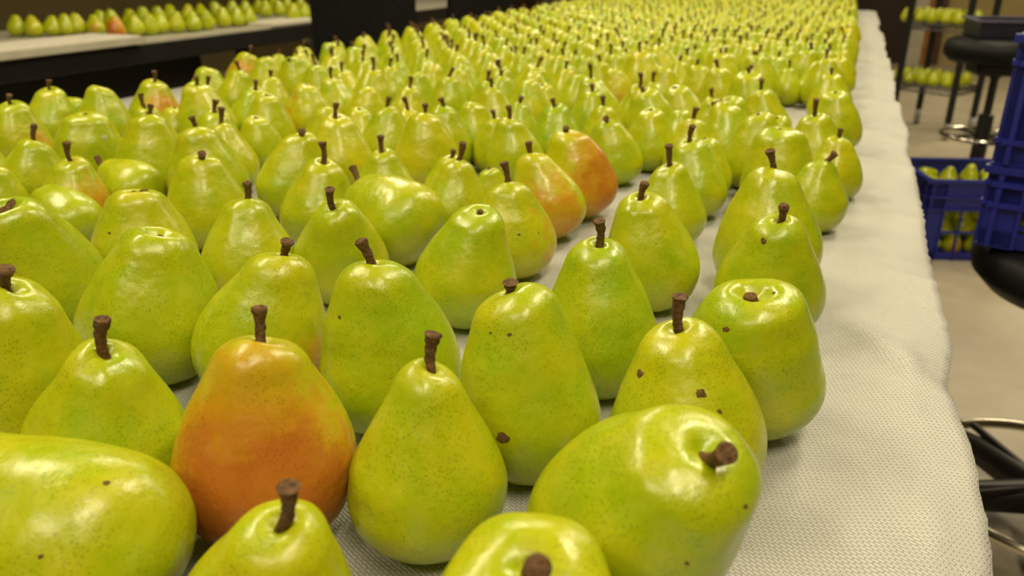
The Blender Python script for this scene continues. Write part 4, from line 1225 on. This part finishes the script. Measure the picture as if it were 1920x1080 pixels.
# brown scuffs on the skin, each a thin scab lying on its pear
MARKS = {
    'N': ((1314, 738, .0028, 0), (1200, 700, .0022, 0), (1350, 772, .0014, 0)), 'P': ((1432, 452, .0024, 0),),
    'L': ((955, 628, .0011, 0), (920, 624, .0008, 0), (942, 822, .0034, 0)), 'U': ((973, 440, .0013, 0), (1010, 437, .0009, 0)),
    'O': ((1361, 617, .0020, 0), (1451, 549, .0012, 0)), 'AA': ((272, 356, .0048, 0), (205, 437, .0014, 0)), 'CQ': ((196, 259, .0040, 1),),
    'K': ((637, 595, .0012, 0),), 'A': ((200, 905, .0014, 0), (77, 1043, .0010, 0)), 'D': ((1398, 950, .0012, 0), (1288, 1056, .0010, 0)),
    'AB': ((20, 384, .0050, 0),),
}
PALE_SCAR = plain('pale_scar', (.42, .40, .20), .6, 0, .3, .3, 300)


def scuff(parent, me, q, base, px, py, r, pale):
    from mathutils.bvhtree import BVHTree
    tree = BVHTree.FromPolygons([v.co[:] for v in me.vertices], [list(f.vertices) for f in me.polygons])
    far_pt = pix(px, py, TABLE - .2)
    inv = q.inverted()
    o = inv @ (Vector(cam.location) - base)
    d = inv @ (far_pt - Vector(cam.location))
    hit, nrm, _, _ = tree.ray_cast(o, d.normalized())
    if hit is None:
        return
    if nrm.dot(d) > 0:
        nrm = -nrm
    a = nrm.cross(Vector((.3, .5, .8))).normalized()
    b = nrm.cross(a)
    rg = random.Random(int(px + py))
    vs = [hit + nrm * .00035]
    n = 14
    for ring, lift in ((.55, .0003), (1.0, .00004)):
        for i in range(n):
            g = 2 * PI * i / n
            rr = r * ring * rg.uniform(.65, 1.15)
            pt = hit + a * (rr * 1.25 * math.cos(g)) + b * (rr * math.sin(g))
            loc, nn, _, _ = tree.find_nearest(pt)
            vs.append(loc + nrm * lift)
    fs = [(0, 1 + i, 1 + (i + 1) % n) for i in range(n)]
    fs += [(1 + i, 1 + n + i, 1 + n + (i + 1) % n, 1 + (i + 1) % n) for i in range(n)]
    MB().raw(vs, fs).build('scar', PALE_SCAR if pale else RUSSET, parent, True)


for num, (nm, x, y, z, R, k, ax, n, tip) in enumerate(HAND):
    phrase, bs, bd, yl = LOOK[nm]
    axis = Vector(ax).normalized()
    spin = (num * 2.399) % (2 * PI)
    q = Vector((0, 0, 1)).rotation_difference(axis) @ Quaternion((0, 0, 1), spin)
    me, H, root = pear_mesh(R, k, n, 100 + num, cav=nm in ('I', 'AA', 'O', 'AD', 'AB', 'AC'))
    base = Vector((x, y, z + TABLE)) - axis * (BT * H)
    p = empty('pear', base, q)
    props(p, phrase, 'pear', PEARS)
    body = link('flesh', me, p)
    tint(body, q, bs, bd, yl)
    if tip:
        top = Vector((root[0], root[1], .985 * H)) + (q.inverted() @ Vector(tip))
        link('stem', stem_mesh(root, top, num), p)
    else:
        hollow = nm in ('I', 'AA', 'O', 'AD', 'AB', 'AC')
        rt = (root[0], root[1], root[2] + (.0022 if hollow else 0))
        link('stem_scar', scar_mesh(rt, R, num, 1.7 if hollow else 1.0), p)
    for (sx, sy, sr, pale) in MARKS.get(nm, ()):
        scuff(p, me, q, base, sx, sy, sr, pale)

# pears behind: same fruit, fewer facets, shapes shared
RG = random.Random(21)
VAR = []
for i in range(14):
    n = .2 + .45 * RG.random()
    me, H, root = pear_mesh(.038, 1.42 + .14 * RG.random(), n, 500 + i, 30, 32)
    st = []
    for j in range(3):
        a, l = RG.uniform(0, 2 * PI), RG.uniform(.010, .021)
        lean = RG.uniform(.0, .45)
        tipv = Vector((root[0] + math.cos(a) * math.sin(lean) * l, root[1] + math.sin(a) * math.sin(lean) * l, .985 * H + math.cos(lean) * l))
        st.append(stem_mesh(root, tipv, 900 + i * 3 + j, 1.05))
    st.append(scar_mesh(root, .038, 700 + i))
    VAR.append((me, st))

NEAR = 300 - len(HAND)
FAR_GROUP = 'blurred pears in the farthest rows on the white tablecloth'
for i, (x, y, R) in enumerate(FILL[:NEAR]):
    me, st = VAR[RG.randrange(len(VAR))]
    th, ph = abs(RG.gauss(0, .07)), RG.uniform(0, 2 * PI)
    axis = Vector((math.sin(th) * math.cos(ph), math.sin(th) * math.sin(ph), math.cos(th)))
    q = Vector((0, 0, 1)).rotation_difference(axis) @ Quaternion((0, 0, 1), RG.uniform(0, 2 * PI))
    p = empty('pear', (x, y, TABLE + .036 * th * .35), q)
    s = R / .038
    p.scale = (s, s, s)
    lab = FILL_LABEL[i]
    if lab:
        props(p, lab, 'pear', PEARS)
    else:
        props(p, 'small blurred green pear in the distant rows of the white tablecloth', 'pear', FAR_GROUP)
    body = link('flesh', me, p)
    u = RG.random()
    bl = 0 if u < .78 else RG.uniform(.15, .55)
    tint(body, q, bl, RG.choice('RLF'), .30 + .35 * RG.random())
    u = RG.random()
    if u < .68:
        link('stem', st[int(u / .68 * 3)], p)
    else:
        link('stem_scar', st[3], p)

# the rest of the far crowd, beyond counting
def far_crowd(rows):
    vv, ff, tt, mi = [], [], [], []
    base = []
    for i in range(6):
        vs, fs, H, root = pear_geo(.038, 1.48, .25 + .08 * i, 40 + i, 16, 16)
        mb = MB().tube([Vector(root), Vector((root[0] + .002, root[1], .99 * H + .008)), Vector((root[0] + .004, root[1] + .001, .99 * H + .015))], [.0024, .0023, .0034], 5)
        base.append((np.array(vs), fs, np.array(mb.v), mb.f))
    off = 0
    for (x, y, R) in rows:
        V, F, SV, SF = base[RG.randrange(6)]
        a = RG.uniform(0, 2 * PI)
        th = RG.gauss(0, .06)
        c, s_ = math.cos(a), math.sin(a)
        M = np.array([[c, -s_, 0], [s_, c, 0], [0, 0, 1]]) @ np.array([[math.cos(th), 0, math.sin(th)], [0, 1, 0], [-math.sin(th), 0, math.cos(th)]])
        k = R / .038
        col = (0, 0, .28 + .4 * RG.random() + (.25 if RG.random() < .1 else 0), 1)
        parts = [(V, F, 0)]
        if RG.random() < .6:
            parts.append((SV, SF, 1))
        for A, B, slot in parts:
            q = (A @ M.T) * k + np.array([x, y, .001])
            vv.append(q)
            ff += [tuple(j + off for j in f) for f in B]
            tt.append(np.tile(np.array(col), (len(A), 1)))
            mi += [slot] * len(B)
            off += len(A)
    vv, tt = np.vstack(vv), np.vstack(tt)
    me = bpy.data.meshes.new('distant_pears')
    me.from_pydata(vv.tolist(), [], ff)
    me.materials.append(SKIN_FAR)
    me.materials.append(STEM)
    me.polygons.foreach_set('material_index', mi)
    me.polygons.foreach_set('use_smooth', [True] * len(me.polygons))
    at = me.color_attributes.new('tint', 'FLOAT_COLOR', 'POINT')
    at.data.foreach_set('color', tt.ravel().astype(np.float32))
    me.update()
    o = link('distant_pears', me)
    o.location = (0, 0, TABLE)
    props(o, 'mass of tiny blurred pears at the far end of the white tablecloth', 'pears', None, 'stuff')


far_crowd(FILL[NEAR:])

# ------------------------------------------------------------------ helpers for pears elsewhere in the room
def small_pear(x, y, z, R, label, group, blush=0, yellow=.45, lie=None, stem=False, direction='F'):
    me, st = VAR[RG.randrange(len(VAR))]
    if lie is None:
        axis = Vector((RG.gauss(0, .08), RG.gauss(0, .08), 1)).normalized()
    else:
        axis = Vector((math.cos(lie), math.sin(lie), .18)).normalized()
    q = Vector((0, 0, 1)).rotation_difference(axis) @ Quaternion((0, 0, 1), RG.uniform(0, 2 * PI))
    k = R / .038
    if lie is not None:                       # roll onto its side
        z += R * .97
        x -= axis.x * .038 * k
        y -= axis.y * .038 * k
        z -= axis.z * .038 * k
    p = empty('pear', (x, y, z), q)
    p.scale = (k, k, k)
    props(p, label, 'pear', group)
    b = link('flesh', me, p)
    tint(b, q, blush, direction, yellow)
    if stem:
        link('stem', st[RG.randrange(3)], p)
    return p


ORD = ['first', 'second', 'third', 'fourth', 'fifth', 'sixth', 'seventh', 'eighth', 'ninth', 'tenth', 'eleventh', 'twelfth', 'thirteenth',
       'fourteenth', 'fifteenth', 'sixteenth', 'seventeenth', 'eighteenth', 'nineteenth', 'twentieth', 'twenty-first', 'twenty-second',
       'twenty-third', 'twenty-fourth']

# ------------------------------------------------------------------ left-hand table with more pears
LT = TABLE - .02
M_BLACK = plain('black_laminate', (.008, .008, .008), .5, 0, .3, .2, 12)
M_WHITE = plain('white_paper', (.70, .67, .58), .6, 0, .3, .08, 25)
M_GREYSTRIP = plain('grey_table_surface', (.42, .40, .33), .5, 0, .4, .1, 15)
lt = empty('side_table', (-3.0, 2.9, 0))
props(lt, 'long black-edged table at upper left carrying a row of pears', 'table')
MB().box((.03, .4, LT - .004), (.96, 5.4, .008)).build('table_surface', M_GREYSTRIP, lt)
MB().box((.03, .4, LT - .043), (.98, 5.42, .07), 0, .004).build('table_frame', M_BLACK, lt)
for sx in (-.4, .44):
    for sy in (-2.1, .2, 2.9):
        MB().box((sx, sy, (LT - .078) / 2), (.06, .06, LT - .078), 0, .006).build('leg', M_BLACK, lt)
cb = empty('storage_cabinet', (-2.88, 1.85, 0))
props(cb, 'near-black cabinet under the left table', 'cabinet')
MB().box((0, 0, .32), (.40, 2.2, .64), 0, .006).build('carcass', M_BLACK, cb)
for sy in (-.55, .55):
    d = MB().box((.205, sy, .33), (.014, 1.06, .58), 0, .004).build('door', plain('black_cabinet_door', (.012, .011, .009), .45, 0, .3, .2, 10), cb)
    MB().tube([(.222, sy * .2, .28), (.222, sy * .2, .40)], .006, 8).build('handle', M_METAL_DARK, d, True)

tr = empty('paper_tray', (-2.58, 1.72, LT))
props(tr, 'white flat tray with grey rim at the left end of the side table', 'tray')
MB().box((0, 0, .012), (.27, 1.40, .024), 0, .006).build('tray_body', M_GREYSTRIP, tr)
MB().box((-.005, 0, .0265), (.245, 1.37, .004)).build('paper_sheet', M_WHITE, tr)
c_ = pix(512, 42, LT)
card = MB().box((0, 0, .008), (.17, .40, .016), 0, .004).build('paper_block', M_WHITE)
card.location = (-2.57, 3.42, LT)
props(card, 'white folded paper lying on the side table before the pears', 'paper')
wb = empty('white_box', (-3.24, 2.02, LT))
props(wb, 'pale open box standing behind the pears at upper left', 'box')
MB().box((0, 0, .055), (.30, .52, .11), .12, .006).build('box_body', M_WHITE, wb)
MB().box((0, 0, .115), (.31, .53, .01), .12, .004).build('box_lid', M_GREYSTRIP, wb)

ROW1 = [(35, 67, 0, .4), (68, 67, .3, .75), (100, 66, 0, .45), (127, 65, 0, .5), (149, 64, 0, .5), (183, 64, .55, .6), (220, 71, .8, .7), (257, 62, 0, .5),
        (284, 60, 0, .45), (302, 58, 0, .45), (332, 56, 0, .5), (364, 54, 0, .4), (392, 50, 0, .45), (420, 46, 0, .5), (446, 44, 0, .4),
        (468, 42, 0, .45), (498, 26, 0, .5), (527, 24, 0, .5), (550, 34, 0, .45), (570, 32, 0, .45)]
ROW2 = [(190, 50, 0, .4), (213, 50, 0, .45), (246, 46, 0, .5), (272, 42, 0, .45), (300, 38, 0, .5), (325, 36, 0, .45), (352, 34, 0, .5),
        (380, 32, 0, .45), (410, 28, 0, .4), (438, 26, 0, .5), (462, 24, 0, .45), (485, 20, 0, .5), (515, 16, 0, .45), (540, 16, 0, .45), (565, 16, 0, .5)]
for rname, rows in (('front', ROW1), ('back', ROW2)):
    placed = []
    for idx, (px, py, bl, yl) in enumerate(rows):
        v = pix(px, py + (7 if rname == 'back' else 6 if idx > 6 else 2), LT)
        dz = math.hypot(v.x, v.y)
        R = .0375
        small_pear(v.x, v.y, LT + .0005, R,
                   '%s pear from the left in the %s row on the left side table' % (ORD[idx], rname),
                   'pears on the left side table', bl, yl, None, idx % 3 == 1)

# ------------------------------------------------------------------ black chairs between the tables
M_FABRIC = plain('black_fabric', (.0085, .0085, .009), .9, 0, .2, .3, 60, .4, 400)


def office_chair(loc, rz, label):
    c = empty('office_chair', loc)
    c.rotation_euler = (0, 0, rz)
    props(c, label, 'chair', 'black chairs between the tables')
    MB().box((0, 0, .47), (.48, .46, .08), 0, .09).build('seat', M_FABRIC, c, True)
    # upright padded back, slightly curved
    bk = MB()
    vs, fs = [], []
    nx, nz = 12, 10
    for side in (0, 1):
        for j in range(nz + 1):
            for i in range(nx + 1):
                u, w = i / nx * 2 - 1, j / nz
                hw = .225 * (1 - .10 * max(0, w - .75) / .25) * (1 - .08 * max(0, .2 - w) / .2)
                vs.append((u * hw, -.23 + .04 * u * u - (.035 if side else -.0) - .05 * w, .56 + .56 * w))
    st = (nx + 1) * (nz + 1)
    for j in range(nz):
        for i in range(nx):
            a = j * (nx + 1) + i
            fs.append((a, a + 1, a + nx + 2, a + nx + 1))
            fs.append((a + st, a + st + nx + 1, a + st + nx + 2, a + st + 1))
    bd = list(range(nx + 1)) + [j * (nx + 1) + nx for j in range(1, nz + 1)] + [nz * (nx + 1) + i for i in range(nx - 1, -1, -1)] + [j * (nx + 1) for j in range(nz - 1, 0, -1)]
    for p, r in zip(bd, bd[1:] + bd[:1]):
        fs.append((p, p + st, r + st, r))
    bk.raw(vs, fs)
    bk.build('backrest', M_FABRIC, c, True)
    MB().tube([(0, -.10, .44), (0, -.25, .46), (0, -.29, .60), (0, -.29, .72)], .018, 8).build('back_support', M_METAL_DARK, c, True)
    for sx in (-1, 1):
        MB().tube([(sx * .20, .02, .44), (sx * .27, .02, .46), (sx * .27, .02, .64), (sx * .27, -.10, .66), (sx * .27, .16, .66)], .016, 8).build('armrest', M_METAL_DARK, c, True)
    MB().lathe([(.028, .08), (.028, .30), (.018, .30), (.018, .43)]).build('gas_column', M_METAL_DARK, c, True)
    for k in range(5):
        g = k * 2 * PI / 5
        l = MB().tube([(0, 0, .09), (.28 * math.cos(g), .28 * math.sin(g), .07)], [.028, .018], 8).build('leg', M_METAL_DARK, c, True)
        MB().tube([(.28 * math.cos(g) - .012 * math.sin(g), .28 * math.sin(g) + .012 * math.cos(g), .027), (.28 * math.cos(g) + .012 * math.sin(g), .28 * math.sin(g) - .012 * math.cos(g), .027)], .026, 12).build('caster', M_METAL_DARK, l, True)


office_chair((-2.07, 3.36, 0), .554, 'black office chair at upper left, its back nearest to the side table')
office_chair((-2.03, 4.27, 0), 1.1, 'black office chair farther back, right of the nearer black chair')

# ------------------------------------------------------------------ wire rack with pears
RK = [Vector((.36, 5.70, 0)), Vector((.66, 5.50, 0)), Vector((.83, 5.80, 0)), Vector((.53, 6.00, 0))]
M_RACK = plain('black_rack_wire', (.013, .014, .016), .4, .2, .5, .2, 20)
M_CASTER = plain('grey_caster', (.25, .25, .26), .5, 0, .5, .1, 20)
M_BRAKE = plain('blue_brake', (.05, .12, .22), .4, 0, .5, .1, 20)
rk = empty('wire_rack', (.595, 5.75, 0))
props(rk, 'black wire shelving rack on casters loaded with trays of pears', 'rack')
O_ = Vector((.595, 5.75, 0))
for c in RK:
    a = c - O_
    po = MB().tube([(a.x, a.y, .10), (a.x, a.y, 1.55)], .020, 10).build('post', M_RACK, rk, True)
    cs = MB().tube([(a.x - .015, a.y, .05), (a.x + .015, a.y, .05)], .05, 16).build('caster', M_CASTER, po, True)
for zz in (.29, .655, 1.15):
    mb = MB()
    for e in range(4):
        a, b = RK[e] - O_, RK[(e + 1) % 4] - O_
        for dz in (0, -.03):
            mb.tube([(a.x, a.y, zz + dz), (b.x, b.y, zz + dz)], .005, 6)
        for i in range(7):
            u0, u1 = i / 7, (i + .5) / 7
            p0, p1 = a.lerp(b, u0), a.lerp(b, u1)
            p2 = a.lerp(b, (i + 1) / 7)
            mb.tube([(p0.x, p0.y, zz), (p1.x, p1.y, zz - .03), (p2.x, p2.y, zz)], .0025, 5)
    for i in range(1, 14):
        a = (RK[0] - O_).lerp(RK[1] - O_, i / 14)
        b = (RK[3] - O_).lerp(RK[2] - O_, i / 14)
        mb.tube([(a.x, a.y, zz), (b.x, b.y, zz)], .0025, 5)
    mb.build('wire_shelf', M_RACK, rk, True)
for zz, nmz in ((.29, 'lower'), (.655, 'upper')):
    ux = (RK[1] - RK[0]).normalized()
    uy = (RK[3] - RK[0]).normalized()
    cnt = 0
    nrow = 3
    for r in range(nrow):
        for i in range(5):
            w = RK[0] + ux * (-.045 + .083 * i + (.02 if r else 0)) + uy * (.05 + .10 * r)
            small_pear(w.x, w.y, zz + .0055, .036, '%s pear from the left, %s row on the %s shelf of the wire rack' % (ORD[i], ('front', 'middle', 'back')[r], nmz),
                       'pears on the wire rack', .35 if (i + r) % 5 == 3 else 0, .55)

# ------------------------------------------------------------------ stools on the right
M_SEAT = plain('black_vinyl', (.005, .005, .006), .55, 0, .25, .2, 30)
M_DARKPLASTIC = plain('black_plastic', (.014, .011, .010), .4, 0, .4, .2, 20)


def stool(loc, seat_z, seat_r, ring_z, ring_r, label, thick=.075):
    s = empty('drafting_stool', loc)
    props(s, label, 'stool', 'black stools on the right')
    MB().lathe([(seat_r * .55, seat_z - .012), (seat_r * .88, seat_z - .008), (seat_r, seat_z + .018), (seat_r * 1.01, seat_z + thick * .5), (seat_r * .97, seat_z + thick * .85), (seat_r * .85, seat_z + thick), (.02, seat_z + thick)], (0, 0, 0), 48).build('seat', M_SEAT, s, True)
    mp = MB().box((0, 0, seat_z - .035), (.20, .17, .046), .2, .02).build('seat_mechanism', M_METAL_DARK, s)
    MB().tube([(.08, .02, seat_z - .04), (.17, .05, seat_z - .05), (.21, .06, seat_z - .05)], [.006, .006, .013], 8).build('lever', M_METAL_DARK, mp, True)
    mid = seat_z * .5 + .10
    MB().lathe([(.030, .07), (.030, mid), (.016, mid + .004), (.016, seat_z - .08), (.03, seat_z - .055)], (0, 0, 0), 20).build('gas_column', M_METAL_DARK, s, True)
    rg = MB().tube([(ring_r * math.cos(2 * PI * i / 56), ring_r * math.sin(2 * PI * i / 56), ring_z) for i in range(56)], .0105, 10, True)
    ro = rg.build('foot_ring', M_CHROME, s, True)
    sp = MB()
    for i in range(4):
        g = i * PI / 2 + .5
        sp.tube([(.03 * math.cos(g), .03 * math.sin(g), ring_z), (ring_r * math.cos(g), ring_r * math.sin(g), ring_z)], .008, 8)
    sp.build('ring_spoke', M_DARKPLASTIC, ro, True)
    for k in range(5):
        g = k * 2 * PI / 5 + .9
        ex, ey = .29 * math.cos(g), .29 * math.sin(g)
        l = MB().tube([(0, 0, .095), (ex * .6, ey * .6, .085), (ex, ey, .065)], [.036, .028, .02], 10).build('leg', M_DARKPLASTIC, s, True)
        MB().tube([(ex - .022 * math.sin(g), ey + .022 * math.cos(g), .029), (ex + .022 * math.sin(g), ey - .022 * math.cos(g), .029)], .028, 14).build('caster', M_DARKPLASTIC, l, True)
    return s


stool((.60, 3.86, 0), .645, .21, .335, .155, 'black round stool at upper right holding a dark tray, pole and foot ring showing', .085)
ty = empty('plastic_tray', (.66, 3.90, .7305))
props(ty, 'blue-black plastic tray lying on the farther black stool', 'tray')
M_NAVY = plain('navy_plastic', (.012, .013, .030), .4, 0, .5, .15, 20)
mb = MB().box((0, 0, .004), (.36, .27, .008), .1, .02)
for dx, dy, sx, sy in ((0, .131, .36, .008), (0, -.131, .36, .008), (.176, 0, .008, .262), (-.176, 0, .008, .262)):
    c, s = math.cos(.1), math.sin(.1)
    mb.box((dx * c - dy * s, dx * s + dy * c, .035), (sx, sy, .062), .1)
mb.build('tray_body', M_NAVY, ty)
mb = MB()
for dx, dy, sx, sy in ((0, .137, .39, .02), (0, -.137, .39, .02), (.186, 0, .02, .27), (-.186, 0, .02, .27)):
    mb.box((dx * c - dy * s, dx * s + dy * c, .068), (sx, sy, .008), .1)
mb.build('rim', plain('slate_blue_rim', (.10, .10, .17), .4, 0, .5, .1, 20), ty)

SX, SY = .475, 1.52
stool((SX, SY, 0), .512, .21, .115, .225, 'black stool at right edge carrying stacked blue crates, chrome foot ring below', .072)

# ------------------------------------------------------------------ blue crates
M_BLUE = plain('blue_crate_plastic', (.013, .020, .27), .38, 0, .5, .15, 25)


def crate(loc, rz, L, D, Hh, label, solid_top=.35, group='blue plastic crates'):
    """open crate: floor, four lattice walls with solid upper band and corner posts, moulded rim"""
    c = empty('plastic_crate', loc)
    c.rotation_euler = (0, 0, rz)
    props(c, label, 'crate', group)
    MB().box((0, 0, .005), (L - .01, D - .01, .008)).build('base', M_BLUE, c)
    t = .006
    for wall, (ln, off, horiz) in enumerate(((L, -D / 2, True), (L, D / 2, True), (D, -L / 2, False), (D, L / 2, False))):
        mb = MB()

        def put(u, z, su, sz, th=t, out=0.0):
            o = off + (math.copysign(out, off))
            if horiz:
                mb.box((u, o, z), (su, th, sz))
            else:
                mb.box((o, u, z), (th, su, sz))
        zb = Hh * (1 - solid_top)
        put(0, (Hh + zb) / 2, ln, Hh - zb)                       # solid upper band
        put(0, .018, ln, .026)                                   # foot band
        for e in (-1, 1):
            put(e * (ln / 2 - ln * .06), Hh / 2, ln * .12, Hh - .004)  # solid ends
        n = 6
        w = ln * .76
        for i in range(1, n):
            put(-w / 2 + w * i / n, Hh * .32, .007, zb)
        put(0, zb * .55, w, .008)
        put(0, Hh * .80, ln, .008, .014, .005)
        for e in (-1, 1):
            put(e * (ln / 2 - ln * .12), Hh * .5, .006, Hh - .01, .012, .004)
            put(e * (ln / 2 - .012), Hh * .5, .008, Hh - .01, .012, .004)
        put(0, zb, ln, .008, .014, .005)
        mb.build('side_wall', M_BLUE, c)
    r = MB()
    for dx, dy, sx, sy in ((0, D / 2, L + .03, .022), (0, -D / 2, L + .03, .022), (L / 2, 0, .022, D), (-L / 2, 0, .022, D)):
        r.box((dx, dy, Hh - .004), (sx, sy, .012))
    r.build('rim', M_BLUE, c)
    return c


fc = Vector((.36, 3.12, 0))
ang = .30
uu = Vector((math.cos(ang), math.sin(ang), 0))
vv_ = Vector((-math.sin(ang), math.cos(ang), 0))
FCc = fc + uu * .26 + vv_ * .17
crate((FCc.x, FCc.y, 0), ang, .52, .34, .30, 'blue plastic crate on the floor at right, half full of loose pears')
cnt = 0
LAY = ('bottom', 'second', 'third', 'top')
for lz in range(4):
    for r in range(3):
        for c5 in range(6 if r % 2 == lz % 2 else 5):
            u = .062 + c5 * .079 + (0 if r % 2 == lz % 2 else .04)
            v = .055 + r * .105 + (.02 if lz % 2 else 0)
            if lz == 3 and c5 == 4 and r == 0:
                continue
            w = fc + uu * u + vv_ * min(v, .283)
            small_pear(w.x, w.y, 0.012 + lz * .0675, .034, 'loose pear in the %s layer inside the blue floor crate' % LAY[lz],
                       'pears in the blue floor crate, %s layer' % LAY[lz], .6 if cnt % 7 == 1 else 0, .5, None if cnt % 3 else (cnt * 2.1) % (2 * PI), False)
            cnt += 1

CZ = .512 + .0725
cl = pix(1834, 460, CZ)
cl.z = 0
ang2 = -.28
uu2 = Vector((math.cos(ang2), math.sin(ang2), 0))
vv2 = Vector((-math.sin(ang2), math.cos(ang2), 0))
cc = cl + uu2 * .20 + vv2 * .145
crate((cc.x, cc.y, CZ), ang2, 0.40, .29, .135, 'lower blue crate of the stack on the stool at right edge', .45)
crate((cc.x, cc.y, CZ + .136), ang2, .40, .29, .20, 'upper blue crate of the stack on the stool at right edge', .8)
i = 0
for u, v in ((.06, .055), (.14, .06), (.225, .055), (.31, .06), (.08, .15), (.17, .15), (.26, .15), (.34, .15)):
    w = cl + uu2 * u + vv2 * v
    small_pear(w.x, w.y, CZ + .012, .034, 'pear inside the lower blue crate on the stool, dimly seen through its lattice', 'pears in the lower crate on the stool', 0, .5, (i * 1.7) % (2 * PI))
    i += 1
